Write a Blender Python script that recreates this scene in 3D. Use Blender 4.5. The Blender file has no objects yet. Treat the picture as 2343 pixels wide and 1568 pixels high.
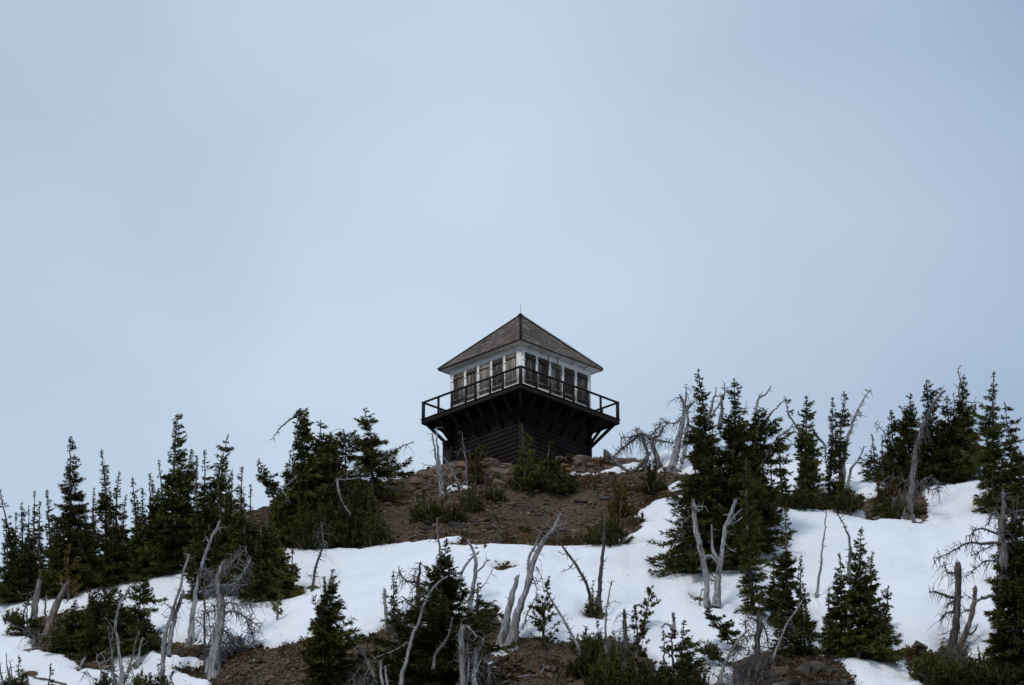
import bpy, bmesh, math, random
import numpy as np
from mathutils import Vector, Matrix
random.seed(7); RNG = np.random.default_rng(11)
R = math.radians
scene = bpy.context.scene
COL = scene.collection

# ------------------------------------------------------------------ camera
W, H = 2342.0, 1567.0            # picture units used for measuring
SC = 52.2                        # picture units per metre at the lookout
DIST = 190.0
PITCH = R(22.2)
FOC = 36.0 * DIST * SC / W
KPX = SC * DIST
FWD = np.array([0, math.cos(PITCH), math.sin(PITCH)])
UPV = np.array([0, -math.sin(PITCH), math.cos(PITCH)])
AIM = np.array([-0.37, 0.0, 3.63])
CAM = AIM - FWD * DIST
cd = bpy.data.cameras.new('camera'); co = bpy.data.objects.new('camera', cd); COL.objects.link(co)
cd.lens = FOC; cd.sensor_width = 36; cd.clip_start = 1; cd.clip_end = 6000
co.location = CAM; co.rotation_euler = (math.pi / 2 + PITCH, 0, 0)
scene.camera = co

# ------------------------------------------------------------------ world, sun, exposure
SUN_EL, SUN_AZ = R(42), R(-158)       # azimuth from +Y, clockwise: behind the camera, to its left
w = bpy.data.worlds.new('World'); scene.world = w; w.use_nodes = True
nt = w.node_tree; nt.nodes.clear()
out = nt.nodes.new('ShaderNodeOutputWorld')
sky = nt.nodes.new('ShaderNodeTexSky'); sky.sky_type = 'NISHITA'; sky.sun_disc = False
sky.sun_elevation = SUN_EL; sky.sun_rotation = SUN_AZ; sky.altitude = 2000
bg1 = nt.nodes.new('ShaderNodeBackground'); bg1.inputs[1].default_value = 0.09
nt.links.new(sky.outputs[0], bg1.inputs[0])
tc = nt.nodes.new('ShaderNodeTexCoord')
mp = nt.nodes.new('ShaderNodeMapping'); mp.inputs['Scale'].default_value = (1.0, 1.0, 1.5); mp.inputs['Rotation'].default_value = (0, 0, R(-230))
nt.links.new(tc.outputs['Generated'], mp.inputs[0])
nz = nt.nodes.new('ShaderNodeTexNoise'); nz.inputs['Scale'].default_value = 2.8; nz.inputs['Detail'].default_value = 4; nz.inputs['Roughness'].default_value = 0.4
nt.links.new(mp.outputs[0], nz.inputs[0])
cr = nt.nodes.new('ShaderNodeValToRGB')
cr.color_ramp.elements[0].position = 0.40; cr.color_ramp.elements[0].color = (0.340, 0.444, 0.622, 1)
cr.color_ramp.elements[1].position = 0.73; cr.color_ramp.elements[1].color = (0.600, 0.725, 0.855, 1)
nz2 = nt.nodes.new('ShaderNodeTexNoise'); nz2.inputs['Scale'].default_value = 13; nz2.inputs['Detail'].default_value = 4; nz2.inputs['Distortion'].default_value = 0.6
nt.links.new(mp.outputs[0], nz2.inputs[0])
ma = nt.nodes.new('ShaderNodeMath'); ma.operation = 'MULTIPLY_ADD'; ma.inputs[1].default_value = 0.13; nt.links.new(nz2.outputs[0], ma.inputs[0])
ms = nt.nodes.new('ShaderNodeMath'); ms.operation = 'SUBTRACT'; ms.inputs[1].default_value = 0.065; nt.links.new(nz.outputs[0], ms.inputs[0]); nt.links.new(ms.outputs[0], ma.inputs[2])
nt.links.new(ma.outputs[0], cr.inputs[0])
bg2 = nt.nodes.new('ShaderNodeBackground'); bg2.inputs[1].default_value = 1.0
nt.links.new(cr.outputs[0], bg2.inputs[0])
mx = nt.nodes.new('ShaderNodeMixShader'); mx.inputs[0].default_value = 0.94
nt.links.new(bg1.outputs[0], mx.inputs[1]); nt.links.new(bg2.outputs[0], mx.inputs[2])
nt.links.new(mx.outputs[0], out.inputs[0])
sl = bpy.data.lights.new('sun', 'SUN'); sl.energy = 1.45; sl.angle = R(14); sl.color = (1, 0.95, 0.88)
so = bpy.data.objects.new('sun', sl); COL.objects.link(so)
sdir = Vector((math.cos(SUN_EL) * math.sin(SUN_AZ), math.cos(SUN_EL) * math.cos(SUN_AZ), math.sin(SUN_EL)))
so.rotation_euler = sdir.to_track_quat('Z', 'Y').to_euler()
vs = scene.view_settings; vs.view_transform = 'Standard'; vs.look = 'None'; vs.exposure = 0.0; vs.gamma = 1; vs.use_curve_mapping = False

# ------------------------------------------------------------------ materials
def material(name):
    m = bpy.data.materials.new(name); m.use_nodes = True
    n = m.node_tree.nodes; b = n['Principled BSDF']; b.inputs['Roughness'].default_value = 0.85
    b.inputs['Specular IOR Level'].default_value = 0.25
    return m, m.node_tree, b
def ramp(t, fac, stops):
    r = t.nodes.new('ShaderNodeValToRGB'); e = r.color_ramp.elements
    while len(e) < len(stops): e.new(0.5)
    for k, (p, c) in enumerate(stops): e[k].position = p; e[k].color = (*c, 1)
    t.links.new(fac, r.inputs[0]); return r.outputs[0]
def noise(t, scale, detail=4, rough=0.55, stretch=(1, 1, 1), coord='Object'):
    c = t.nodes.new('ShaderNodeTexCoord'); mpn = t.nodes.new('ShaderNodeMapping'); mpn.inputs['Scale'].default_value = stretch
    if coord == 'World':
        g = t.nodes.new('ShaderNodeNewGeometry'); t.links.new(g.outputs['Position'], mpn.inputs[0])
    else: t.links.new(c.outputs[coord], mpn.inputs[0])
    z = t.nodes.new('ShaderNodeTexNoise'); z.inputs['Scale'].default_value = scale; z.inputs['Detail'].default_value = detail; z.inputs['Roughness'].default_value = rough
    t.links.new(mpn.outputs[0], z.inputs[0]); return z.outputs[0]
def math_node(t, op, a, b):
    n = t.nodes.new('ShaderNodeMath'); n.operation = op
    for k, v in enumerate((a, b)):
        if isinstance(v, (int, float)): n.inputs[k].default_value = v
        else: t.links.new(v, n.inputs[k])
    return n.outputs[0]
def mixc(t, fac, a, b, mode='MIX'):
    n = t.nodes.new('ShaderNodeMix'); n.data_type = 'RGBA'; n.blend_type = mode
    for k, v in ((0, fac), (6, a), (7, b)):
        if isinstance(v, (int, float)): n.inputs[k].default_value = v
        elif isinstance(v, tuple): n.inputs[k].default_value = (*v, 1)
        else: t.links.new(v, n.inputs[k])
    return n.outputs[2]
def bump(t, b, h, s=0.4, d=0.02):
    n = t.nodes.new('ShaderNodeBump'); n.inputs['Strength'].default_value = s; n.inputs['Distance'].default_value = d
    t.links.new(h, n.inputs['Height']); t.links.new(n.outputs[0], b.inputs['Normal'])
def attr(t, name):
    n = t.nodes.new('ShaderNodeAttribute'); n.attribute_name = name; return n.outputs['Fac']
M = {}
def mk_foliage(name, stops, hue=0.455):
    m, t, b = material(name)
    c = ramp(t, attr(t, 'tone'), stops)
    oi = t.nodes.new('ShaderNodeObjectInfo')
    hs = t.nodes.new('ShaderNodeHueSaturation'); t.links.new(c, hs.inputs['Color'])
    t.links.new(math_node(t, 'ADD', math_node(t, 'MULTIPLY', oi.outputs['Random'], 0.05), hue), hs.inputs['Hue'])
    t.links.new(math_node(t, 'ADD', math_node(t, 'MULTIPLY', oi.outputs['Random'], 0.6), 0.62), hs.inputs['Value'])
    t.links.new(hs.outputs[0], b.inputs['Base Color']); b.inputs['Roughness'].default_value = 0.75; b.inputs['Specular IOR Level'].default_value = 0.12
    M[name] = m
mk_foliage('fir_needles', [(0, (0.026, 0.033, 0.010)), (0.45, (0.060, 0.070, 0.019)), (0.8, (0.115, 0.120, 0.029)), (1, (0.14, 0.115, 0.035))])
mk_foliage('pine_needles', [(0, (0.034, 0.036, 0.009)), (0.5, (0.072, 0.070, 0.016)), (0.9, (0.12, 0.098, 0.024)), (1, (0.14, 0.095, 0.028))], 0.478)
mk_foliage('yellow_needles', [(0, (0.055, 0.048, 0.011)), (0.5, (0.115, 0.09, 0.021)), (1, (0.19, 0.13, 0.032))], 0.478)
mk_foliage('rust_needles', [(0, (0.05, 0.022, 0.012)), (0.5, (0.11, 0.045, 0.02)), (1, (0.16, 0.075, 0.03))], 0.48)
mk_foliage('dry_grass', [(0, (0.07, 0.048, 0.022)), (0.35, (0.115, 0.068, 0.028)), (0.6, (0.09, 0.078, 0.025)), (0.85, (0.2, 0.12, 0.04)), (1, (0.3, 0.2, 0.08))], 0.485)
m, t, b = material('fir_bark')
t.links.new(ramp(t, noise(t, 6, 5, .6, (3, 3, .6)), [(0.3, (0.05, 0.04, 0.033)), (0.7, (0.2, 0.175, 0.155))]), b.inputs['Base Color']); M['fir_bark'] = m
def mk_dead(name, lo, mid, hi, rust=0.0):
    m, t, b = material(name)
    n1 = noise(t, 3.0, 6, .7, (4.5, 4.5, 0.55)); c = ramp(t, n1, [(0.34, lo), (0.48, mid), (0.66, hi)])
    if rust:
        f = ramp(t, noise(t, 1.3, 3, .5, (2, 2, .7)), [(0.55, (0, 0, 0)), (0.68, (rust,) * 3)])
        c = mixc(t, f, c, (0.2, 0.105, 0.05))
    bk = ramp(t, noise(t, 1.1, 5, .65, (2.2, 2.2, .8)), [(0.56, (0, 0, 0)), (0.62, (0.85,) * 3)])
    c = mixc(t, bk, c, (0.035, 0.029, 0.026))
    t.links.new(c, b.inputs['Base Color']); bump(t, b, n1, 1.0, 0.06); M[name] = m
mk_dead('silver_wood', (0.07, 0.068, 0.07), (0.24, 0.24, 0.245), (0.46, 0.46, 0.455), 0.3)
mk_dead('grey_wood', (0.035, 0.032, 0.033), (0.13, 0.125, 0.125), (0.29, 0.285, 0.28), 0.35)
mk_dead('dark_wood', (0.018, 0.016, 0.016), (0.06, 0.054, 0.052), (0.17, 0.158, 0.15), 0.5)
mk_dead('rusty_wood', (0.05, 0.04, 0.035), (0.16, 0.13, 0.11), (0.30, 0.26, 0.23), 1.0)
m, t, b = material('snow')
c = ramp(t, noise(t, 0.5, 6, .6, (1, 1, 1), 'World'), [(0.3, (0.78, 0.805, 0.845)), (0.62, (0.86, 0.88, 0.912))])
d = ramp(t, noise(t, 2.1, 8, .75, (1, 1, 1), 'World'), [(0.58, (0, 0, 0)), (0.8, (0.3,) * 3)])
c = mixc(t, d, c, (0.5, 0.47, 0.43))
dirt = attr(t, 'dirt'); c = mixc(t, dirt, c, (0.42, 0.38, 0.34))
t.links.new(c, b.inputs['Base Color']); b.inputs['Roughness'].default_value = 0.75
hh = math_node(t, 'ADD', math_node(t, 'MULTIPLY', noise(t, 1.6, 5, .6, (1.0, .45, 1), 'World'), .6), math_node(t, 'MULTIPLY', noise(t, 5, 4, .65, (1, .5, 1), 'World'), 0.5))
bump(t, b, hh, 0.55, 0.2); M['snow'] = m
m, t, b = material('soil')
c = ramp(t, noise(t, 0.8, 8, .7, coord='World'), [(0.3, (0.068, 0.048, 0.030)), (0.5, (0.116, 0.082, 0.049)), (0.7, (0.17, 0.125, 0.078))])
f = ramp(t, noise(t, 0.45, 5, .6, (1, .6, 1), 'World'), [(0.54, (0, 0, 0)), (0.68, (0.6,) * 3)])
c = mixc(t, f, c, (0.105, 0.066, 0.034))
g = ramp(t, noise(t, 0.6, 5, .6, (1, .7, 1.3), 'World'), [(0.54, (0, 0, 0)), (0.66, (0.6,) * 3)])
c = mixc(t, g, c, (0.085, 0.075, 0.028))
c2 = noise(t, 9, 5, .7, coord='World')
c = mixc(t, 0.55, c, ramp(t, c2, [(0.3, (0.3, 0.3, 0.3)), (0.75, (1.0, 1.0, 1.0))]), 'MULTIPLY')
t.links.new(c, b.inputs['Base Color']); bump(t, b, c2, 1.0, 0.12); M['soil'] = m
def mk_rock(name, lo, mid, hi, lich):
    m, t, b = material(name)
    oi = t.nodes.new('ShaderNodeObjectInfo')
    n1 = noise(t, 1.8, 7, .65, (1, 1, 2.2), 'World')
    c = ramp(t, n1, [(0.3, lo), (0.5, mid), (0.72, hi)])
    f = ramp(t, noise(t, 0.9, 5, .6, coord='World'), [(0.5, (0, 0, 0)), (0.62, (0.8,) * 3)])
    c = mixc(t, f, c, lich)
    tn = math_node(t, 'ADD', math_node(t, 'MULTIPLY', attr(t, 'tone'), 0.9), 0.55)
    hs = t.nodes.new('ShaderNodeHueSaturation'); t.links.new(c, hs.inputs['Color']); t.links.new(tn, hs.inputs['Value'])
    t.links.new(hs.outputs[0], b.inputs['Base Color']); bump(t, b, n1, 0.8, 0.06); M[name] = m
mk_rock('ledge_rock', (0.05, 0.042, 0.037), (0.13, 0.102, 0.082), (0.25, 0.19, 0.14), (0.24, 0.12, 0.055))
mk_rock('scree_rock', (0.046, 0.034, 0.024), (0.118, 0.087, 0.059), (0.2, 0.168, 0.135), (0.128, 0.09, 0.056))
mk_rock('grey_rock', (0.025, 0.025, 0.024), (0.06, 0.06, 0.056), (0.13, 0.13, 0.12), (0.07, 0.065, 0.03))
def mk_plain(name, c0, c1, sc=4, stretch=(1, 1, 1), rough=.8, bm=0.0):
    m, t, b = material(name); n1 = noise(t, sc, 6, .6, stretch)
    t.links.new(ramp(t, n1, [(0.32, c0), (0.68, c1)]), b.inputs['Base Color']); b.inputs['Roughness'].default_value = rough
    b.inputs['Specular IOR Level'].default_value = 0.06 if name in ('brown_paint', 'dark_timber', 'fascia_paint') else .25
    if bm: bump(t, b, n1, bm, .01)
    M[name] = m
mk_plain('brown_paint', (0.015, 0.0122, 0.012), (0.027, 0.022, 0.021), 3, (1, 1, .5), .75, .3)
mk_plain('fascia_paint', (0.026, 0.020, 0.018), (0.042, 0.033, 0.029), 3, (1, 1, 3), .7, .2)
mk_plain('dark_timber', (0.010, 0.009, 0.009), (0.019, 0.016, 0.016), 5)
mk_plain('soffit_paint', (0.58, 0.58, 0.56), (0.7, 0.7, 0.68), 2)
mk_plain('eave_wood', (0.10, 0.08, 0.068), (0.17, 0.14, 0.12), 5)
mk_plain('metal', (0.12, 0.12, 0.13), (0.2, 0.2, 0.21), 8, rough=.45)
m, t, b = material('white_paint')
c = ramp(t, noise(t, 2.5, 6, .65, (1, 1, .5)), [(0.3, (0.70, 0.70, 0.67)), (0.6, (0.83, 0.83, 0.79))])
f = ramp(t, noise(t, 16, 6, .75, (1, 1, .35)), [(0.60, (0, 0, 0)), (0.74, (0.75,) * 3)])
c = mixc(t, f, c, (0.33, 0.30, 0.27)); t.links.new(c, b.inputs['Base Color']); M['white_paint'] = m
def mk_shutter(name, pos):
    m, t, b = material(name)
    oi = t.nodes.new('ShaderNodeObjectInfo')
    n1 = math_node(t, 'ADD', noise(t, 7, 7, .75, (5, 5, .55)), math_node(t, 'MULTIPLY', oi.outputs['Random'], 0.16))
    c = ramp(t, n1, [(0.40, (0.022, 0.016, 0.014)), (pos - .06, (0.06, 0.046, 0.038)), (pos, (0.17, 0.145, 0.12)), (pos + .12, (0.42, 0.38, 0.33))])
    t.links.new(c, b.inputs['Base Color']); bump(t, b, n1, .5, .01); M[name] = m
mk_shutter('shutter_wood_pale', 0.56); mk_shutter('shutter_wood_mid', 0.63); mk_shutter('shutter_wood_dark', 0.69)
m, t, b = material('shingle_wood')
c = ramp(t, attr(t, 'tone'), [(0, (0.10, 0.078, 0.068)), (0.35, (0.165, 0.135, 0.118)), (0.7, (0.225, 0.195, 0.175)), (0.93, (0.30, 0.285, 0.27)), (1, (0.2, 0.115, 0.085))])
f = ramp(t, noise(t, 0.9, 4, .6), [(0.4, (0.72, 0.72, 0.72)), (0.65, (1.15, 1.12, 1.08))])
c = mixc(t, 1.0, c, f, 'MULTIPLY'); t.links.new(c, b.inputs['Base Color']); b.inputs['Roughness'].default_value = .9; M['shingle_wood'] = m

# ------------------------------------------------------------------ mesh helpers
def mesh_np(name, V, F, tone=None, smooth=False, extra=None):
    """V (n,3); F (m,k) array, or list of arrays with different k"""
    me = bpy.data.meshes.new(name); V = np.asarray(V, dtype=np.float32)
    Fs = [np.asarray(f, dtype=np.int32) for f in (F if isinstance(F, list) else [F]) if len(f)]
    me.vertices.add(len(V)); me.vertices.foreach_set('co', V.ravel())
    loops = np.concatenate([f.ravel() for f in Fs]); tot = np.concatenate([np.full(len(f), f.shape[1], dtype=np.int32) for f in Fs])
    start = np.concatenate([[0], np.cumsum(tot)[:-1]]).astype(np.int32)
    me.loops.add(len(loops)); me.loops.foreach_set('vertex_index', loops)
    me.polygons.add(len(tot)); me.polygons.foreach_set('loop_start', start); me.polygons.foreach_set('loop_total', tot)
    if smooth: me.polygons.foreach_set('use_smooth', np.ones(len(tot), dtype=bool))
    for nm, arr in ([('tone', tone)] if tone is not None else []) + list((extra or {}).items()):
        a = me.attributes.new(nm, 'FLOAT', 'POINT'); a.data.foreach_set('value', np.asarray(arr, dtype=np.float32))
    me.update(calc_edges=True); return me
def link(name, me, mat=None, parent=None, loc=None):
    o = bpy.data.objects.new(name, me); COL.objects.link(o)
    if mat and me is not None and not me.materials: me.materials.append(M[mat])
    if parent is not None: o.parent = parent
    if loc is not None: o.location = loc
    return o
def tag(o, label=None, cat=None, group=None, kind=None):
    if label: o['label'] = label
    if cat: o['category'] = cat
    if group: o['group'] = group
    if kind: o['kind'] = kind
    return o
class MB:
    def __init__(s): s.V = []; s.F = []; s.n = 0; s.T = []
    def add(s, V, F, tone=0.5):
        V = np.asarray(V, float); s.V.append(V); s.T.append(np.full(len(V), tone)); 
        for f in F: s.F.append(np.asarray(f) + s.n)
        s.n += len(V)
    def box(s, c, d, rot=None, tone=.5):
        c = np.asarray(c, float); h = np.asarray(d, float) / 2
        V = np.array([[x, y, z] for x in (-1, 1) for y in (-1, 1) for z in (-1, 1)]) * h
        if rot is not None: V = V @ np.asarray(rot).T
        s.add(V + c, [(0, 1, 3, 2), (4, 6, 7, 5), (0, 4, 5, 1), (2, 3, 7, 6), (0, 2, 6, 4), (1, 5, 7, 3)], tone)
    def beam(s, a, b, wd, ht, tone=.5):
        a = np.asarray(a, float); b = np.asarray(b, float); d = b - a; L = np.linalg.norm(d); x = d / L
        up = np.array([0, 0, 1.]) if abs(x[2]) < .95 else np.array([0, 1., 0])
        y = np.cross(up, x); y /= np.linalg.norm(y); z = np.cross(x, y)
        s.box((a + b) / 2, (L, wd, ht), np.stack([x, y, z], 1), tone)
    def prism(s, poly, axis_vecs, o, L, tone=.5):
        u, v, ax = [np.asarray(q, float) for q in axis_vecs]; n = len(poly)
        A = np.array([o + u * p[0] + v * p[1] for p in poly]); B = A + ax * L
        s.add(np.vstack([A, B]), [tuple(range(n))[::-1], tuple(range(n, 2 * n))] + [(i, (i + 1) % n, n + (i + 1) % n, n + i) for i in range(n)], tone)
    def mesh(s, name, smooth=False):
        by = {}
        for f in s.F: by.setdefault(len(f), []).append(f)
        return mesh_np(name, np.vstack(s.V), [np.array(v) for v in by.values()], np.concatenate(s.T), smooth)
    def build(s, name, mat, parent=None, smooth=False): return link(name, s.mesh(name, smooth), mat, parent)
def tubes(chains, sides=6, ridge=0.0, rng=None):
    """chains: list of (pts (n,3), radii (n)) -> V, F"""
    Vs, Fs, n0 = [], [], 0
    ang = np.arange(sides) * 2 * math.pi / sides; ca, sa = np.cos(ang), np.sin(ang)
    for P_, r_ in chains:
        P_ = np.asarray(P_, float); r_ = np.asarray(r_, float); n = len(P_)
        T = np.gradient(P_, axis=0); T /= np.linalg.norm(T, axis=1, keepdims=True) + 1e-9
        ref = np.array([0.31, 0.93, 0.2]); U = np.cross(T, ref); U /= np.linalg.norm(U, axis=1, keepdims=True) + 1e-9; Wv = np.cross(T, U)
        prof = np.ones((n, sides))
        if ridge:
            f1, f2, f3 = rng.uniform(0, 6.28, 3); k_ = np.arange(n)[:, None]
            prof = 1 + ridge * (np.cos(2 * ang[None] + f1 + .18 * k_) + .6 * np.cos(3 * ang[None] + f2 - .25 * k_) + .45 * np.cos(5 * ang[None] + f3 + .12 * k_)) + ridge * .35 * rng.normal(0, 1, (n, sides))
        ring = P_[:, None] + (r_[:, None] * prof)[:, :, None] * (U[:, None] * ca[None, :, None] + Wv[:, None] * sa[None, :, None])
        Vs.append(ring.reshape(-1, 3))
        i = np.arange(n - 1)[:, None] * sides + np.arange(sides)[None]; j = np.arange(n - 1)[:, None] * sides + (np.arange(sides)[None] + 1) % sides
        Fs.append(np.stack([i, j, j + sides, i + sides], -1).reshape(-1, 4) + n0)
        n0 += n * sides
    return np.vstack(Vs), np.vstack(Fs)
def resample(P_, n):
    """smooth (Catmull-Rom) resampling of a polyline"""
    P_ = np.asarray(P_, float)
    if len(P_) == 2: return P_[0] + (P_[1] - P_[0]) * np.linspace(0, 1, n)[:, None]
    d = np.concatenate([[0], np.cumsum(np.linalg.norm(np.diff(P_, axis=0), axis=1))]); s = np.linspace(0, d[-1], n)
    E = np.vstack([2 * P_[0] - P_[1], P_, 2 * P_[-1] - P_[-2]])
    k = np.clip(np.searchsorted(d, s, side='right') - 1, 0, len(P_) - 2); u = ((s - d[k]) / (d[k + 1] - d[k] + 1e-9))[:, None]
    p0, p1, p2, p3 = E[k], E[k + 1], E[k + 2], E[k + 3]
    return .5 * (2 * p1 + (p2 - p0) * u + (2 * p0 - 5 * p1 + 4 * p2 - p3) * u ** 2 + (3 * p1 - p0 - 3 * p2 + p3) * u ** 3)

# ------------------------------------------------------------------ terrain
def project(x, y, z):
    dx = x - CAM[0]; dy = y - CAM[1]; dz = z - CAM[2]
    dep = dy * FWD[1] + dz * FWD[2]
    return W / 2 + KPX * dx / dep, H / 2 - KPX * (dy * UPV[1] + dz * UPV[2]) / dep
_lat = RNG.random((97, 97))
def vnoise(x, y, f):
    x = x * f + 31.7; y = y * f + 17.3; i = np.floor(x).astype(int); j = np.floor(y).astype(int); u = x - i; v = y - j
    u = u * u * (3 - 2 * u); v = v * v * (3 - 2 * v); g = lambda a, b_: _lat[a % 97, b_ % 97]
    return (g(i, j) * (1 - u) + g(i + 1, j) * u) * (1 - v) + (g(i, j + 1) * (1 - u) + g(i + 1, j + 1) * u) * v - .5
def fbm(x, y, f, o=3): return sum(vnoise(x + 9.1 * k, y - 5.3 * k, f * 2 ** k) / 2 ** k for k in range(o))
SKY_PTS = [(-900, 1560), (-200, 1400), (0, 1338), (140, 1300), (330, 1245), (450, 1205), (604, 1164), (800, 1122), (930, 1094), (962, 1080), (1035, 1060), (1120, 1056), (1250, 1052),
           (1354, 1050), (1428, 1052), (1475, 1056), (1520, 1044), (1650, 1050), (1800, 1056), (1960, 1078), (2060, 1092), (2130, 1090), (2214, 1076), (2342, 1068), (2600, 1080), (3300, 1200)]
fx = np.arange(-25.0, 25.01, .13); fy = np.arange(-42.0, 7.01, .13)
def spread(a, lo, hi):
    l = []; s = .2; v = a[0]
    while v > lo: s *= 1.35; v -= s; l.append(max(v, lo))
    r = []; s = .2; v = a[-1]
    while v < hi: s *= 1.35; v += s; r.append(min(v, hi))
    return np.array(l[::-1] + list(a) + r)
GX = spread(fx, -1500, 1500); GY = spread(fy, -1500, 1500)
XX, YY = np.meshgrid(GX, GY, indexing='ij')
def rough_h():
    d = 1.0 - YY + .9 * vnoise(XX, YY * 0, .09)
    a = 3.2; s = .745
    g = s * (np.sqrt(d * d + a * a) - a)
    # the hill eases out towards the valley the camera stands in
    far = np.clip(-YY - 46, 0, None); g = np.where(YY < -46, s * (np.sqrt(47.0 ** 2 + a * a) - a) + 38 * (1 - np.exp(-far / 60.)) + far * .035, g)
    near = np.exp(-np.clip(np.abs(XX) - 30, 0, None) / 40) * np.exp(-np.clip(np.abs(YY + 15) - 32, 0, None) / 20)
    back = np.clip(YY - 8, 0, None); g = np.where(YY > 8, np.minimum(g, s * (math.sqrt(49 + a * a) - a) + back * .5), g); g = np.minimum(g, 330)
    und = .75 * fbm(XX, YY, .11, 2) + .32 * fbm(XX, YY, .38, 3) + .05 * fbm(XX, YY, 1.9, 2)
    return -g + und * near + .4 * und * (1 - near)
ZZ = rough_h()
ycol = (GY > -44) & (GY < 7.0)
off = np.zeros(len(GX)); tx = np.array([p[0] for p in SKY_PTS], float); ty = np.array([p[1] for p in SKY_PTS], float)
for it in range(7):
    Xp, Yp = project(XX[:, ycol], YY[:, ycol], ZZ[:, ycol] + off[:, None])
    k = Yp.argmin(1); i = np.arange(len(GX)); err = Yp[i, k] - np.interp(Xp[i, k], tx, ty)
    off += err / 48.5 * .95
ZZ = ZZ + off[:, None] * np.exp(-np.clip(np.abs(YY + 15) - 40, 0, None) / 90)

# snow cover measured as outlines
SNOW = [
 [(-400, 1440), (0, 1372), (50, 1362), (121, 1358), (192, 1338), (299, 1326), (335, 1314), (376, 1299), (420, 1282), (470, 1268), (560, 1262), (690, 1258), (800, 1253), (900, 1247), (1000, 1238), (1056, 1231), (1045, 1240), (1022, 1252), (1060, 1254),
  (1130, 1249), (1250, 1250), (1330, 1252), (1400, 1240), (1452, 1224), (1472, 1207), (1450, 1185), (1478, 1161), (1492, 1150), (1547, 1138), (1640, 1150), (1760, 1165), (1814, 1165), (1855, 1160), (1895, 1162), (1966, 1168),
  (1998, 1188), (2057, 1192), (2080, 1186), (2120, 1196), (2118, 1150), (2098, 1104), (2150, 1098), (2214, 1079), (2240, 1083), (2262, 1172), (2342, 1170), (2700, 1180), (2700, 1500), (2342, 1500), (2290, 1500), (2235, 1514), (2205, 1500), (2160, 1490), (2119, 1496), (2062, 1484),
  (2064, 1496), (2085, 1530), (2112, 1568), (2120, 1700), (1990, 1620), (1930, 1530), (1905, 1512), (1870, 1500), (1840, 1492), (1748, 1490), (1700, 1505), (1672, 1520), (1680, 1600), (1560, 1640), (1500, 1530), (1470, 1490), (1440, 1468), (1380, 1462), (1306, 1466), (1274, 1472), (1240, 1464), (1218, 1459), (1191, 1459),
  (1160, 1440), (1148, 1425), (1132, 1410), (1140, 1394), (1108, 1396), (1060, 1420), (960, 1432), (871, 1438), (839, 1454), (795, 1472), (760, 1460), (708, 1455), (676, 1469), (646, 1474), (609, 1484), (560, 1482), (507, 1484), (450, 1474), (400, 1470), (378, 1478), (340, 1470), (335, 1440), (300, 1400), (240, 1385), (150, 1400), (80, 1410), (60, 1440), (42, 1453), (79, 1470), (65, 1490), (125, 1500), (192, 1496), (259, 1500), (309, 1494), (328, 1486),
  (368, 1499), (397, 1505), (464, 1512), (470, 1524), (420, 1526), (376, 1527), (420, 1545), (484, 1563), (500, 1640), (-400, 1700)],
 [(1018, 1117), (1050, 1108), (1082, 1107), (1072, 1118), (1040, 1126), (1021, 1135)],
 [(1288, 1079), (1369, 1083), (1413, 1070), (1472, 1057), (1500, 1030), (1600, 1030), (1700, 1080), (1620, 1090), (1512, 1078), (1457, 1076), (1391, 1087), (1305, 1086)],
 [(1528, 1117), (1545, 1109), (1560, 1106), (1556, 1119), (1530, 1123)],
 [(1720, 1000), (2060, 1000), (2040, 1100), (1998, 1140), (1966, 1150), (1900, 1130), (1800, 1135), (1740, 1120)],
 [(2215, 1000), (2700, 1000), (2700, 1170), (2300, 1170), (2262, 1160), (2245, 1084), (2216, 1078)],
 [(1120, 1488), (1150, 1485), (1160, 1496), (1130, 1502)], [(1108, 1517), (1140, 1514), (1150, 1526), (1112, 1530)],
]
BARE = [[(1128, 1302), (1150, 1295), (1180, 1297), (1170, 1303), (1140, 1306)], [(1088, 1259), (1110, 1256), (1106, 1260)],
        [(150, 1500), (200, 1490), (250, 1512), (268, 1540), (230, 1535), (190, 1532), (165, 1515)]]
WELLS = []          # (X, Y, half width, half height) hollows round stems, filled by the plant tables below
def poly_sd(px, py, poly):
    P_ = np.array(poly, float); d = np.full(px.shape, 1e9); inside = np.zeros(px.shape, bool)
    for a, c in zip(P_, np.roll(P_, -1, 0)):
        e = c - a; wx = px - a[0]; wy = py - a[1]; u = np.clip((wx * e[0] + wy * e[1]) / (e @ e + 1e-9), 0, 1)
        d = np.minimum(d, np.hypot(wx - u * e[0], (wy - u * e[1]) * 1.5))
        cnd = ((a[1] > py) != (c[1] > py)); xi = (c[0] - a[0]) * (py - a[1]) / (c[1] - a[1] + 1e-12) + a[0]
        inside ^= cnd & (px < xi)
    return np.where(inside, d, -d)
FX0, FX1 = np.searchsorted(GX, -25.0), np.searchsorted(GX, 25.0) + 1
FY0, FY1 = np.searchsorted(GY, -42.0), np.searchsorted(GY, 7.0) + 1
sx, sy, sz = XX[FX0:FX1, FY0:FY1], YY[FX0:FX1, FY0:FY1], ZZ[FX0:FX1, FY0:FY1]
PXs, PYs = project(sx, sy, sz)
def snow_field(wells):
    sd = np.full(sx.shape, -1e9)
    for k_, p in enumerate(SNOW):
        q = poly_sd(PXs, PYs, p); sd = np.maximum(sd, np.minimum(q, 3.5) if k_ in (1, 3, 6, 7) else q)
    for p in BARE: sd = np.minimum(sd, -poly_sd(PXs, PYs, p))
    for (X, Y, hw, hh_) in wells:
        q = np.hypot((PXs - X) / hw, (PYs - Y) / hh_); sd = np.minimum(sd, (q - 1) * min(hw, hh_) * 1.5)
    sd = sd + 7 * fbm(sx, sy, .55, 2) + 8 * fbm(sx, sy, 2.3, 3)
    T = np.where(sd > 0, .33 * (1 - np.exp(-sd / 12.)), np.maximum(sd * .03, -.5))
    return sd, T
SD, TT = snow_field([])
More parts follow.
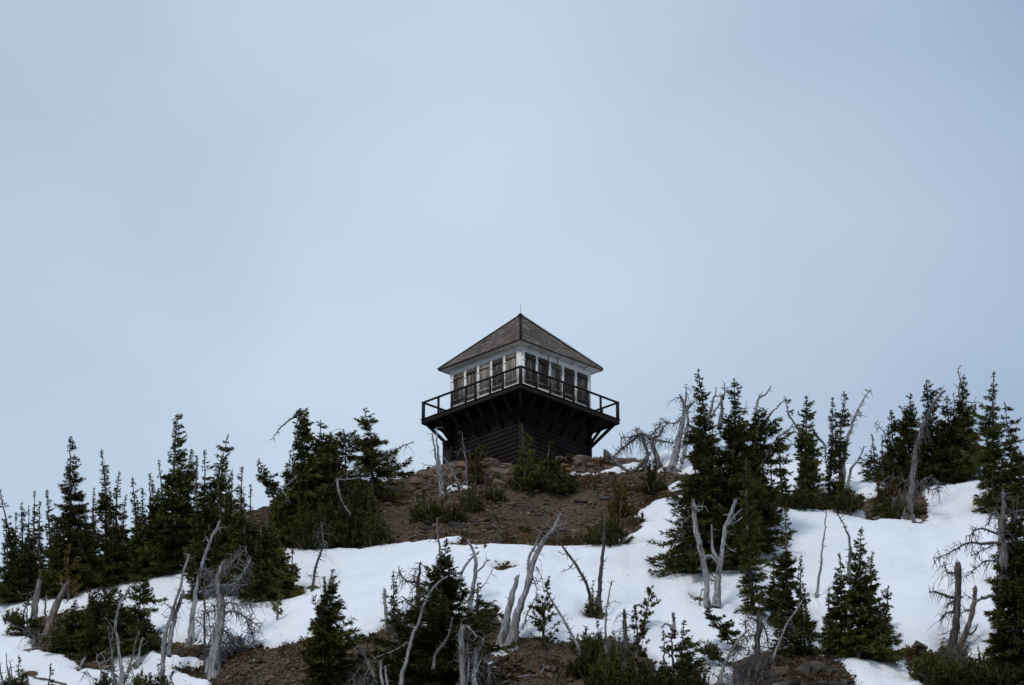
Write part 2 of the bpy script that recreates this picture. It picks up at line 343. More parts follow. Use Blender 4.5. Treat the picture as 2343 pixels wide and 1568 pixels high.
TOP = ZZ.copy(); TOP[FX0:FX1, FY0:FY1] = np.maximum(sz, sz + TT)
def bil(A, x, y):
    i = np.clip(np.searchsorted(GX, x) - 1, 0, len(GX) - 2); j = np.clip(np.searchsorted(GY, y) - 1, 0, len(GY) - 2)
    u = (x - GX[i]) / (GX[i + 1] - GX[i]); v = (y - GY[j]) / (GY[j + 1] - GY[j])
    return A[i, j] * (1 - u) * (1 - v) + A[i + 1, j] * u * (1 - v) + A[i, j + 1] * (1 - u) * v + A[i + 1, j + 1] * u * v
def ray(X, Y):
    d = FWD * KPX + np.array([1., 0, 0]) * (X - W / 2) + UPV * (H / 2 - Y); return d / d[1]
def ground_at(X, Y, A=None):
    """where the sight line through a measured point meets the hill"""
    A = TOP if A is None else A
    d = ray(X, Y); s = np.linspace(CAM[1] * -1 - 45, -CAM[1] + 6.5, 2200); s = s
    p = CAM[None] + d[None] * s[:, None]; hz = bil(A, p[:, 0], p[:, 1]); b_ = np.nonzero(p[:, 2] < hz)[0]
    if len(b_): k = b_[0]; q = p[k].copy(); q[2] = hz[k]; return q
    k = np.argmin(p[:, 2] - hz); q = p[k].copy(); q[2] = hz[k]; return q
def at(X, Y, y):
    """point of the sight line at world depth y"""
    d = ray(X, Y); return CAM + d * (y - CAM[1])
def ppm(y): return KPX / ((y - CAM[1]) / math.cos(PITCH))

def unit(v): return v / (np.linalg.norm(v, axis=-1, keepdims=True) + 1e-9)
def blades(p, d, ln, wd, tone, rng, k=2, jit=.35):
    """slim tapering needle sprays: p (n,3) origins, d (n,3) directions"""
    n = len(p); p = np.repeat(p, k, 0); d = np.repeat(d, k, 0); ln = np.repeat(ln, k) * rng.uniform(.7, 1.1, n * k); tone = np.repeat(tone, k)
    d = unit(d + rng.normal(0, jit, (n * k, 3))); sd = unit(np.cross(d, rng.normal(0, 1, (n * k, 3))))
    wd = (wd if np.ndim(wd) == 0 else np.repeat(wd, k))
    hw = (sd * (wd * rng.uniform(.7, 1.25, n * k) / 2)[:, None] if np.ndim(wd) == 0 else sd * (wd * rng.uniform(.7, 1.25, n * k) / 2)[:, None])
    a = p + d * (ln * .12)[:, None]; e = p + d * ln[:, None]
    V = np.stack([a + hw, e, a - hw], 1).reshape(-1, 3); F = np.arange(3 * n * k).reshape(-1, 3)
    return V, F, np.repeat(np.clip(tone + rng.normal(0, .1, n * k), 0, 1), 3)

# ------------------------------------------------------------------ ground
def grid_mesh(name, X, Y, Z, keep=None, extra=None):
    n, m_ = X.shape; idx = np.arange(n * m_).reshape(n, m_)
    F = np.stack([idx[:-1, :-1], idx[1:, :-1], idx[1:, 1:], idx[:-1, 1:]], -1)
    F = F.reshape(-1, 4) if keep is None else F[keep]
    V = np.stack([X, Y, Z], -1).reshape(-1, 3)
    used = np.zeros(len(V), bool); used[F.ravel()] = True; mapv = np.cumsum(used) - 1
    return mesh_np(name, V[used], mapv[F], smooth=True, extra={k: v.ravel()[used] for k, v in (extra or {}).items()})
gz = ZZ.copy()
gz[FX0:FX1, FY0:FY1] += .05 * fbm(sx, sy, 3.1, 2) * (SD < 12)
ground = link('ground', grid_mesh('ground', XX, YY, gz), 'soil'); tag(ground, kind='structure')

# ------------------------------------------------------------------ the fire lookout
TW = bpy.data.objects.new('fire_lookout', None); COL.objects.link(TW); TW.rotation_euler = (0, 0, R(45)); TW.location = (0, 0, -1.9)
tag(TW, 'brown and white timber fire lookout with shuttered cab and railed deck on the hilltop', 'lookout tower')
TZ = 1.9                                   # deck top above the lookout's own origin
def frot(k): a = k * math.pi / 2; return np.array([[math.cos(a), -math.sin(a), 0], [math.sin(a), math.cos(a), 0], [0, 0, 1]])
class FB(MB):
    """boxes in the frame of one side: x along the wall, -y outwards, z from the deck"""
    def __init__(s, k): super().__init__(); s.R = frot(k)
    def add(s, V, F, tone=.5): super().add((np.asarray(V, float) + np.array([0, 0, TZ])) @ s.R.T, F, tone)
HB, HC, HD, HE = 2.16, 2.135, 3.05, 2.545      # half sizes: base, cab, deck, eaves
WALLH = 2.30; RISE = 2.55
core = MB(); core.box((0, 0, TZ - 2.3), (2 * HB - .1, 2 * HB - .1, 4.3)); basew = core.build('base_wall', 'brown_paint', TW)
for k in range(4):
    z = -.24; c = 0
    while z > -4.2:
        f = FB(k); f.prism([(0, z), (-.012, z), (-.032, z - .215), (0, z - .215)], ((0, 1, 0), (0, 0, 1), (1, 0, 0)), np.array([-HB + .02, -HB + .05, 0]), 2 * HB - .04, random.uniform(.3, .7))
        f.build('board', 'brown_paint', basew); z -= .2; c += 1
    f = FB(k)
    f.box((-HB + .03, -HB + .03, -2.22), (.13, .13, 4.0)); f.build('corner_post', 'brown_paint', basew)
# deck: planks, fascia, joists, braces
deck = MB(); deck.box((0, 0, TZ - .10), (2 * HD - .16, 2 * HD - .16, .05)); deckp = deck.build('deck', 'dark_timber', TW)
for q in range(32):
    x = -HD + .095 + q * .1895; f = FB(0); f.box((x, 0, -.045), (.175, 2 * HD - .02, .045)); f.build('plank', 'dark_timber', deckp)
for k in range(4):
    f = FB(k); f.box((0, -HD + .02, -.115), (2 * HD - (.0 if k % 2 else .082), .04, .2)); f.build('fascia', 'fascia_paint', deckp)
    f = FB(k)
    f.box((.0, -HD - .012, .0), (2 * HD + .03 if k % 2 else 2 * HD - .04, .065, .03)); f.build('edge_board', 'fascia_paint', deckp)
    for q, x in enumerate((-2.02, -1.22, -.42, .3, 1.12, 1.9)):
        f = FB(k); f.beam((x, -HB + .02, -1.22), (x, -HD + .12, -.2), .06, .12); f.build('brace', 'dark_timber', TW)  # braces and joists coloured darker to put the under-deck shade into them
        f = FB(k); f.box((x, -(HB + HD) / 2, -.19), (.07, HD - HB - .08, .13)); f.build('joist', 'dark_timber', TW)
    f = FB(k); f.beam((-HB + .02, -HB + .02, -1.3), (-HD + .16, -HD + .16, -.2), .1, .13); f.build('corner_brace', 'dark_timber', TW)
# railing
rail = MB(); pr = .075
for k in range(4):
    f = FB(k); f.box((0, -HD + .05, .80), (2 * HD - .0 if k % 2 else 2 * HD - .11, .10, .055))
    if k == 0: railo = f.build('railing', 'fascia_paint', TW)
    else: f.build('top_rail', 'fascia_paint', railo)
    fr = (.16, .30, .44, .54, .69, .82)
    for u in fr:
        f = FB(k); f.box((-HD + .05 + u * (2 * HD - .1), -HD + .055, .385), (pr, pr, .78)); f.build('post', 'fascia_paint', railo)
    f = FB(k); f.box((-HD + .06, -HD + .06, .386), (.11, .11, .782)); f.build('corner_post', 'fascia_paint', railo)
# cab
cab = MB(); cab.box((0, 0, TZ + WALLH / 2 - .01), (2 * HC, 2 * HC, WALLH)); cabo = cab.build('cab_wall', 'white_paint', TW)
SW, GAP = .672, .131; X0 = -(5 * SW + 4 * GAP) / 2
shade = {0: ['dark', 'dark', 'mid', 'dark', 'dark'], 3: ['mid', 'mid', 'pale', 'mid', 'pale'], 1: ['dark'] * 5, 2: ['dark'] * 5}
for k in range(4):
    f = FB(k); f.box((0, -HC - .016, 2.16), (2 * HC + .064, .03, .24)); f.build('frieze_board', 'white_paint', cabo)
    f = FB(k); f.box((0, -HC - .02, 2.035), (2 * HC + .08, .055, .03)); f.build('moulding', 'white_paint', cabo)
    f = FB(k); f.box((0, -HC - .05, .50), (2 * HC + (.16 if k % 2 else .0), .10, .045)); f.build('sill', 'white_paint', cabo)
    f = FB(k); f.box((0, -HC - .012, .24), (2 * HC + .02, .026, .44)); f.build('base_board', 'white_paint', cabo)
    f = FB(k); f.box((0, -HC - .06, .02), (2 * HC + (.2 if k % 2 else .0), .13, .05)); f.build('water_table', 'white_paint', cabo)
    f = FB(k); f.box((-HC + .02, -HC + .02, 1.0), (.11, .11, 2.0)); f.build('corner_board', 'white_paint', cabo)
    for j in range(6):
        x = X0 - GAP / 2 + j * (SW + GAP); f = FB(k); f.box((x, -HC - .035, 1.27), (GAP - .006, .085, 1.5)); f.build('mullion', 'white_paint', cabo)
    for j in range(5):
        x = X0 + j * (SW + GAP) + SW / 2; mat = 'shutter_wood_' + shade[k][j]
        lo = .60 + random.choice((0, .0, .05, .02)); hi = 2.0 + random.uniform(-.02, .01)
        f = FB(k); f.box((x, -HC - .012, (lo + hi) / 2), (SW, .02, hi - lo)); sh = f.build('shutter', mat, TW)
        if k in (0, 3):
            nb = 6; bw = SW / nb
            for q in range(nb):
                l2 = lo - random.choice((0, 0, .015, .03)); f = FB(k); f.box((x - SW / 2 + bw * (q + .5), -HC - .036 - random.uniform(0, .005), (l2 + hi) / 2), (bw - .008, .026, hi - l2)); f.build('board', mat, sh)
            tz = (hi - .17, lo + .13)
            for z in tz:
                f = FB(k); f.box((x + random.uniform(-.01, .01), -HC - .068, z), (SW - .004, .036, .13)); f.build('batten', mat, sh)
            for z in (lo + 1.05, lo + .48):
                f = FB(k); f.box((x - SW / 2 - GAP / 2, -HC - .088, z + random.uniform(-.03, .03)), (.17, .03, .045)); f.build('latch', 'white_paint', sh)
# hanging rods left over the shutters of one side
for x in (-.52, .06):
    f = FB(0); f.box((x, -HC - .09, 2.07), (.025, .025, .42)); f.build('hook_rod', 'metal', TW)
    f = FB(0); f.box((x, -HC - .075, 1.86), (.07, .08, .05)); f.build('hook_bracket', 'metal', TW)
f = FB(0); f.box((-.24, -HC - .10, 1.93), (.55, .02, .02)); f.build('hook_bar', 'metal', TW)
# roof
sof = MB(); sof.box((0, 0, TZ + WALLH + .012), (2 * HE - .05, 2 * HE - .05, .03)); soff = sof.build('soffit', 'soffit_paint', TW)
for k in range(4):
    f = FB(k); f.box((0, -HE + .03, WALLH + .02), (2 * HE - .02 if k % 2 else 2 * HE - .1, .035, .06)); f.build('eave_trim', 'eave_wood', soff)
    for x in (-1.7, -.85, 0.1, .95, 1.75):
        f = FB(k); f.box((x, -(HC + HE) / 2, WALLH - .02), (.06, HE - HC - .1, .05)); f.build('rafter_tail', 'soffit_paint', soff)
rf = MB(); e = HE; z0 = TZ + WALLH + .03
rf.add([(-e, -e, z0), (e, -e, z0), (e, e, z0), (-e, e, z0), (0, 0, z0 + RISE)], [(3, 2, 1, 0), (0, 1, 4), (1, 2, 4), (2, 3, 4), (3, 0, 4)]); roof = rf.build('roof', 'shingle_wood', TW)
rest = MB(); SL = math.hypot(HE, RISE); ca, sa = HE / SL, RISE / SL; EXPO = .135
cnt = 0
for row in range(int(SL / EXPO)):
    for k in (0, 3, 1, 2):
        s0 = row * EXPO - .02 + random.uniform(-.006, .006); s1 = min(s0 + .30, SL)
        hw0 = HE * (1 - max(s0, 0) / SL); hw1 = HE * (1 - s1 / SL); x = -hw0
        shift = .35 * math.sin(row * .55 + k)
        while x < hw0 - .02:
            wd = random.uniform(.10, .21); xe = min(x + wd, hw0); js = random.uniform(-.018, .012)
            xa, xb = x + .004, xe - .004
            ua, ub = max(min(xa, hw1), -hw1), max(min(xb, hw1), -hw1)
            th = .028 + random.uniform(0, .012)
            def pt(xx, s, n_): return (xx, -HE + s * ca - n_ * sa, WALLH + .03 + s * sa + n_ * ca)
            V = [pt(xa, s0 + js, .004), pt(xb, s0 + js, .004), pt(ub, s1, .002), pt(ua, s1, .002), pt(xa, s0 + js, .004 + th), pt(xb, s0 + js, .004 + th), pt(ub, s1, .010), pt(ua, s1, .010)]
            tn = min(1, max(0, random.gauss(.45 + .1 * shift, .24)))
            Fq = [(0, 3, 2, 1), (4, 5, 6, 7), (0, 1, 5, 4), (1, 2, 6, 5), (2, 3, 7, 6), (3, 0, 4, 7)]
            if k in (0, 3) and cnt < 300:
                f = FB(k); f.add(V, Fq, tn); f.build('shingle', 'shingle_wood', roof); cnt += 1
            else:
                f = FB(k); f.add(V, Fq, tn); rest.add(np.vstack(f.V), f.F, tn)
            x = xe
o = rest.build('shingles', 'shingle_wood', roof); o['kind'] = 'stuff'
for k in range(4):
    f = FB(k); f.beam((-HE - .01, -HE - .01, WALLH + .075), (-.01, -.01, WALLH + RISE + .085), .11, .045); f.build('hip_cap', 'dark_timber', roof)
f = FB(0); f.box((0, 0, WALLH + RISE + .08), (.14, .14, .10)); f.build('finial', 'dark_timber', roof)
V, F = tubes([(np.array([[0, 0, 0], [0, 0, .2], [.0, 0, .50]]) + np.array([0, 0, TZ + WALLH + RISE + .10]), [.013, .012, .008])], 6); link('lightning_rod', mesh_np('lightning_rod', V, F), 'metal', TW)
cab_line = [np.array([-.02 + u * (HE + .01), -.02 - u * (HE + .01), TZ + WALLH + RISE + .15 - u * RISE + .02 * math.sin(u * 25)]) for u in np.linspace(0, 1, 24)]
V, F = tubes([(np.array(cab_line), np.full(24, .007))], 5); link('ground_cable', mesh_np('ground_cable', V, F), 'metal', TW)
dr = resample([(-HE + .02, HE - .2, TZ + WALLH - .03), (-HE + .2, HE - .35, TZ + WALLH - .16), (-HC - .03, HC - .2, TZ + WALLH - .2), (-HC - .03, HC - .1, TZ + 1.9)], 12)
# small entry porch on the side turned away
f = FB(2); f.prism([(0, -3.6), (-.5, -3.6), (-.5, -.98), (0, -.86)], ((0, 1, 0), (0, 0, 1), (1, 0, 0)), np.array([HB - 1.02, -HB + .01, 0]), 1.0); porch = f.build('entry_porch', 'brown_paint', TW)
f = FB(2); f.box((HB - .015, -HB - .26, -1.14), (.02, .10, .07)); f.build('vent', 'dark_timber', porch)
f = FB(2); f.prism([(.0, -.845), (-.53, -.965), (-.53, -.99), (.0, -.87)], ((0, 1, 0), (0, 0, 1), (1, 0, 0)), np.array([HB - 1.04, -HB + .005, 0]), 1.05); f.build('porch_roof', 'fascia_paint', porch)

# ------------------------------------------------------------------ rocks that belong to the ground
def rock_mesh(name, seed, flat=.6, n=16, tone=None):
    rng = np.random.default_rng(seed); bm = bmesh.new()
    P_ = rng.normal(0, 1, (n, 3)); P_ = np.sign(P_) * np.abs(P_ / np.abs(P_).max(1, keepdims=True)) ** .6 * rng.uniform(.72, 1, (n, 1)) * np.array([1, .8, flat]) * .5
    for p in P_: bm.verts.new(p)
    r = bmesh.ops.convex_hull(bm, input=bm.verts)
    for v in [v for v in bm.verts if not v.link_faces]: bm.verts.remove(v)
    me = bpy.data.meshes.new(name); bm.to_mesh(me); bm.free()
    a = me.attributes.new('tone', 'FLOAT', 'POINT'); a.data.foreach_set('value', np.full(len(me.vertices), rng.uniform(.1, 1) if tone is None else tone, dtype=np.float32))
    return me
LEDGE = [rock_mesh('ledge_rock', 100 + q, random.uniform(.5, .75), 18) for q in range(14)]
SCREE = [rock_mesh('stone', 200 + q, random.uniform(.4, .7), 11) for q in range(16)]
GREY = [rock_mesh('grey_rock', 300 + q, random.uniform(.5, .8), 22) for q in range(8)]
for l_, mt in ((LEDGE, 'ledge_rock'), (SCREE, 'scree_rock'), (GREY, 'grey_rock')):
    for me in l_: me.materials.append(M[mt])
def rock(meshes, X, Y, wpx, hpx, name='rock', sink=.12, tilt=.15):
    B = ground_at(X, Y, ZZ); s = ppm(B[1]); o = bpy.data.objects.new(name, random.choice(meshes)); COL.objects.link(o); o.parent = ground
    wd = wpx / s; h = hpx / s / .94 / .62; o.scale = (wd, wd * random.uniform(.7, 1), h)
    o.rotation_euler = (random.gauss(.15, tilt), random.gauss(0, tilt * .6), random.uniform(-.5, .5) + random.choice((0, math.pi)))
    o.location = B + np.array([0, .1, h * .3 * (1 - sink * 2) ]); return o
for X, Y, wp, hp in [(1229, 1058, 44, 18), (1281, 1064, 40, 26), (1330, 1062, 56, 30), (1190, 1062, 30, 18), (1160, 1066, 34, 16), (1128, 1064, 40, 24), (1144, 1080, 44, 18), (1300, 1078, 40, 18), (1340, 1078, 50, 20), (1052, 1066, 36, 22), (1026, 1072, 36, 22), (1000, 1080, 40, 20), (975, 1092, 44, 24), (960, 1104, 40, 18),
                     (1380, 1058, 44, 22), (1416, 1062, 48, 18), (1452, 1060, 44, 14), (1400, 1072, 40, 14), (1072, 1078, 36, 20), (1100, 1090, 44, 20), (1180, 1084, 40, 18), (1010, 1096, 40, 20), (1040, 1092, 34, 18), (940, 1102, 34, 16), (1440, 1052, 34, 12), (1475, 1060, 26, 12)]:
    rock(LEDGE, X, Y + 3, wp, hp)
for _ in range(60):
    X = random.uniform(925, 1480); rock(LEDGE, X, np.interp(X, tx, ty) + random.uniform(4, 52), random.uniform(12, 30), random.uniform(7, 14), tilt=.3)
for X, Y, wp, hp in [(1046, 1204, 44, 18), (975, 1212, 40, 16), (1090, 1196, 40, 16), (1012, 1222, 36, 9), (1120, 1210, 36, 9), (1290, 1212, 50, 11), (1240, 1222, 34, 9), (1390, 1140, 44, 9), (1330, 1150, 40, 8), (1180, 1240, 44, 10)]:
    rock(GREY, X, Y, wp, hp, sink=.45, tilt=.1)
for X, Y, wp, hp in [(1780, 1540, 60, 30), (1830, 1536, 56, 30), (1876, 1530, 60, 26), (1908, 1538, 40, 20), (1800, 1575, 70, 30), (1860, 1578, 70, 30), (1760, 1572, 50, 24), (1920, 1576, 50, 24), (1950, 1584, 46, 20)]:
    rock(GREY, X, Y, wp, hp, sink=.4, tilt=.2)
for _ in range(60):
    rock(GREY, random.uniform(1735, 1985), random.uniform(1512, 1590), random.uniform(10, 30), random.uniform(6, 13), sink=.3, tilt=.4)
# scree
bi, bj = np.nonzero((SD < -3) & (PXs > -30) & (PXs < 2370) & (PYs < 1600) & (sy < 1.0))
def on_bare(n):
    k = RNG.integers(0, len(bi), n); return sx[bi[k], bj[k]] + RNG.uniform(-.07, .07, n), sy[bi[k], bj[k]] + RNG.uniform(-.07, .07, n)
NST = 30000; ax_, ay_ = on_bare(NST)
pk = fbm(ax_, ay_, .5, 2) + RNG.normal(0, .3, NST) > -.5; ax_, ay_ = ax_[pk], ay_[pk]
ei, ej = np.nonzero((SD > -4) & (SD < 5) & (PXs > -30) & (PXs < 2370) & (sy < 1.0)); kk = RNG.integers(0, len(ei), 2600)
ax_ = np.concatenate([ax_, sx[ei[kk], ej[kk]] + RNG.uniform(-.07, .07, 2600)]); ay_ = np.concatenate([ay_, sy[ei[kk], ej[kk]] + RNG.uniform(-.07, .07, 2600)])
az_ = bil(TOP, ax_, ay_); sizes = np.clip(RNG.gamma(1.5, .045, len(ax_)) + .045, .05, .6); order = np.argsort(-sizes)
sv, sf, st, n0 = [], [], [], 0
for r_, k in enumerate(order):
    me = SCREE[int(RNG.integers(0, len(SCREE)))]; s_ = sizes[k] * (1.15 if r_ < 300 else 1.0); rot = Matrix.Rotation(RNG.uniform(0, 6.28), 3, 'Z') @ Matrix.Rotation(RNG.normal(.35, .35), 3, 'X')
    loc = Vector((ax_[k], ay_[k], az_[k] + s_ * .10))
    if r_ < 300:
        o = bpy.data.objects.new('stone', me); COL.objects.link(o); o.parent = ground; o.scale = (s_,) * 3; o.rotation_euler = rot.to_euler(); o.location = loc
    else:
        key = me.name
        if key not in globals().setdefault('_rc', {}):
            co_ = np.zeros(len(me.vertices) * 3, np.float32); me.vertices.foreach_get('co', co_); _rc[key] = (co_.reshape(-1, 3), np.array([tuple(p.vertices) for p in me.polygons]))
        V0, F0 = _rc[key]; V = V0 * s_ @ np.array(rot).T + np.array(loc); sv.append(V); sf.append(F0 + n0); st.append(np.full(len(V), RNG.uniform(.05, 1))); n0 += len(V)
o = link('scree', mesh_np('scree', np.vstack(sv), np.vstack(sf), np.concatenate(st)), 'scree_rock', ground); o['kind'] = 'stuff'
# dry grass and rusty heath between the stones
gx_, gy_ = on_bare(30000); nn = fbm(gx_, gy_, .42, 3); kp = nn + RNG.normal(0, .07, len(nn)) > .09; gx_, gy_, nn = gx_[kp], gy_[kp], nn[kp]
extra_px = []
for (X, Y, hw_, n_, tn) in [(1205, 1232, 36, 260, .92), (1165, 1238, 30, 160, .3), (1300, 1244, 56, 420, .5), (1380, 1220, 50, 260, .35), (1490, 1150, 40, 280, .25), (1430, 1120, 50, 300, .3), (1350, 1110, 40, 160, .25), (1250, 1250, 40, 160, .3), (540, 1500, 60, 260, .35), (470, 1490, 50, 300, .15), (1040, 1235, 60, 260, .25), (900, 1250, 40, 120, .3), (1290, 1540, 60, 260, .5), (1850, 1545, 80, 500, .25), (1800, 1530, 60, 300, .55), (1900, 1560, 60, 300, .2), (650, 1490, 26, 120, .6), (440, 1545, 40, 220, .15), (1155, 1301, 18, 70, .3), (700, 1472, 30, 100, .6), (1180, 1530, 40, 120, .4)]:
    B = ground_at(X, Y, ZZ); s = ppm(B[1]); xx = B[0] + RNG.normal(0, hw_ / s / 2, n_); yy = B[1] + RNG.normal(0, .45, n_); extra_px.append((xx, yy, np.full(n_, tn)))
gx_ = np.concatenate([gx_] + [q[0] for q in extra_px]); gy_ = np.concatenate([gy_] + [q[1] for q in extra_px])
gt = np.concatenate([np.clip(.1 + 1.6 * np.abs(vnoise(gx_[:len(nn)], gy_[:len(nn)], .8)), 0, .8)] + [q[2] for q in extra_px])
gp = np.stack([gx_, gy_, bil(ZZ, gx_, gy_)], 1); N = len(gp)
V, F, T = blades(gp, unit(RNG.normal(0, .45, (N, 3)) + np.array([0, -.1, 1.0])), RNG.uniform(.08, .2, N), .045, gt, RNG, 4, .45)
cov = link('heath', mesh_np('heath', V, F, T), 'dry_grass'); tag(cov, 'rusty heath and dry grass between the stones of the bare slope', 'ground cover', kind='stuff')

# ------------------------------------------------------------------ plant builders
STY = {'spire': [(0, .10), (.12, .28), (.3, .42), (.5, .6), (.72, .9), (1, 1.1)], 'cone': [(0, .04), (.1, .17), (.5, .6), (.85, 1), (1, .9)],
       'column': [(0, .08), (.1, .45), (.4, .75), (.8, 1), (1, .9)], 'skirt': [(0, .10), (.2, .24), (.4, .36), (.55, .7), (.8, 1.05), (1, 1.1)]}
class Tree: pass
def conifer(label, base, top, w, sty='spire', name='fir_tree', group=None, mid=(), mat='fir_needles', dens=1.0, gaps=.12, pine=False, prof=None, tone=0.0, bark='fir_bark', cat='tree', seed=None, well=True, tw=None, flag=None):
    rng = np.random.default_rng(seed if seed is not None else int(base[0] * 31 + base[1] * 7 + top[1]))
    flag = rng.normal(.16, .2) if flag is None else flag; tw = (tw or rng.uniform(.046, .074)) * .74; dens = dens * rng.uniform(.85, 1.12); tone = tone + rng.normal(0, .06)
    B = ground_at(*base); yb = B[1]; s = ppm(yb)
    pts2 = [base, *mid, top]
    P3 = np.array([at(X, Y, yb) for X, Y in pts2]); P3[0] = B
    P3[1:, 1] += rng.normal(0, .1, len(P3) - 1)
    n = 28; tr = resample(P3, n); L = np.linalg.norm(np.diff(tr, axis=0), axis=1).sum()
    wob = np.cumsum(np.cumsum(rng.normal(0, .004, (n, 3)), 0), 0); wob -= np.linspace(0, 1, n)[:, None] * wob[-1]; wob[:, 2] = 0; tr += np.clip(wob, -.16, .16) * min(1, L / 5)
    tr[1:-1] += rng.normal(0, .012, (n - 2, 3))
    fr = np.linspace(0, 1, n)
    if prof:
        pp = sorted(prof); Rt = np.interp(np.interp(fr, np.linspace(0, 1, len(pts2)), [q[1] for q in pts2]) if not mid else project(tr[:, 0], tr[:, 1], tr[:, 2])[1], [q[0] for q in pp], [q[1] for q in pp]) / s
    else:
        q = STY[sty]; Rt = np.interp(1 - fr, [a for a, _ in q], [b_ for _, b_ in q]) * w / s
    root = bpy.data.objects.new(name, None); COL.objects.link(root); root.location = B; root.empty_display_size = .3
    tag(root, label, cat, group)
    r0 = np.clip(.012 * L + .02, .025, .13)
    tr2 = np.vstack([B + np.array([0, 0, -.45]), tr]); rr = np.concatenate([[r0 * 1.15], r0 * (1 - fr) ** .8 + .008])
    V, F = tubes([(tr2 - B, rr)], 6); link('trunk', mesh_np('trunk', V, F, smooth=True), bark, root)
    # branches
    sp = (.10 if not pine else .17) / dens; nl = max(5, int(L / sp)); per = (6 if not pine else 4)
    tb = np.repeat((np.arange(nl) + .5) / nl, per) + rng.normal(0, .3 / nl, nl * per); tb = np.clip(tb, .015, .995)
    lim = rng.random(nl) > gaps; gap0 = rng.integers(int(nl * .55), max(int(nl * .55) + 1, nl - 4)); lim[gap0:gap0 + int(rng.integers(1, 4))] &= rng.random() < .35; keep = np.repeat(lim, per) & (rng.random(nl * per) > .10 + .38 * np.clip((tb - .62) / .3, 0, 1)); tb = tb[keep]
    nb = len(tb); az = rng.uniform(0, 2 * math.pi, nb); Rb = np.interp(tb, fr, Rt)
    lump = 1 + .2 * np.sin(tb * L * 7 + az * 2 + rng.random() * 6) + .12 * np.sin(tb * L * 19 + az * 3)
    for _ in range(int(6 + L)):
        t0, a0, am = rng.random(), rng.uniform(0, 6.28), rng.normal(0, .34)
        lump = lump + am * np.exp(-((tb - t0) * L / .4) ** 2 - ((np.cos(az - a0) - 1) / .8) ** 2)
    lump = np.clip(lump, .25, 1.75) * np.where(rng.random(nb) < .05, rng.uniform(1.1, 1.55, nb), 1)
    Lb = Rb * rng.uniform(.68, 1.1, nb) * lump * (1 + flag * np.cos(az)) - .03; Lb = np.clip(Lb, .045, None)
    o = np.stack([np.cos(az), np.sin(az), np.zeros(nb)], 1); pb = np.stack([np.interp(tb, fr, tr[:, c]) for c in range(3)], 1) - B
    if pine: a = rng.uniform(.15, .6, nb); bb = rng.uniform(.0, .35, nb)
    else: a = rng.uniform(-.22, .22, nb) + (tb - .5) * .7; bb = rng.uniform(-.15, .2, nb) + .1
    per_m = 34 * dens if not pine else 15 * dens
    nt_ = np.maximum(3, np.round(Lb * per_m + 2)).astype(int); ix = np.repeat(np.arange(nb), nt_); N = len(ix)
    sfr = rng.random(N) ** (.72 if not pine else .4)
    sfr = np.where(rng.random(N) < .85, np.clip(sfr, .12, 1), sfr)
    p = pb[ix] + o[ix] * (Lb[ix] * sfr)[:, None]; p[:, 2] += Lb[ix] * (a[ix] * sfr + bb[ix] * sfr ** 2)
    per_v = np.stack([-o[ix][:, 1], o[ix][:, 0], np.zeros(N)], 1); sg = np.where(rng.random(N) < .5, -1., 1.)
    if pine:
        d = unit(o[ix] * rng.uniform(-.2, .9, N)[:, None] + per_v * rng.normal(0, .5, N)[:, None] + np.array([0, 0, 1.]) * rng.uniform(-.1, .9, N)[:, None])
        V, F, T = blades(p, d, rng.uniform(.10, .2, N), .045, .45 + .25 * sfr + tone, rng, 4, .55)
    else:
        tl = np.clip(.055 + .16 * Lb[ix] + .35 * Lb[ix] * (1 - sfr), .06, .26) * rng.uniform(.7, 1.25, N)
        p = p + per_v * (sg * tl * .35 * rng.random(N))[:, None]
        d = unit(o[ix] * .75 + per_v * (sg * rng.uniform(.1, .9, N))[:, None] + np.array([0, 0, 1.]) * rng.uniform(-.35, .25, N)[:, None])
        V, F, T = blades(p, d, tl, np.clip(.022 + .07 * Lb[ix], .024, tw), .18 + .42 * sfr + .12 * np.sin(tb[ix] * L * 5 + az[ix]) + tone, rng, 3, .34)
    # leader tuft
    kq = 14; tp = tr[-1] - B; pd = unit(tr[-1] - tr[-3]); q = tp - pd * rng.uniform(0, .35, kq)[:, None]
    V2, F2, T2 = blades(q, np.repeat((pd * .8)[None], kq, 0) + rng.normal(0, .35, (kq, 3)), np.full(kq, .12), .035, np.full(kq, .5), rng, 2, .3)
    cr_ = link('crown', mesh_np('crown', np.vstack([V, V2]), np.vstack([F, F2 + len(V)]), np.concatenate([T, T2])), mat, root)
    # bare limbs show between the needles
    ch = [(np.stack([pb[q] + o[q] * Lb[q] * f + np.array([0, 0, Lb[q] * (a[q] * f + bb[q] * f * f)]) for f in (0, .35, .7)]), [r0 * .28, r0 * .18, .006]) for q in range(0, nb, 3) if Lb[q] > .15]
    if ch:
        V, F = tubes(ch, 4); link('limbs', mesh_np('limbs', V, F), bark, root)['kind'] = 'stuff'
    if well: WELLS.append((base[0], base[1] - 3, max(12, w * .7), 7))
    return root
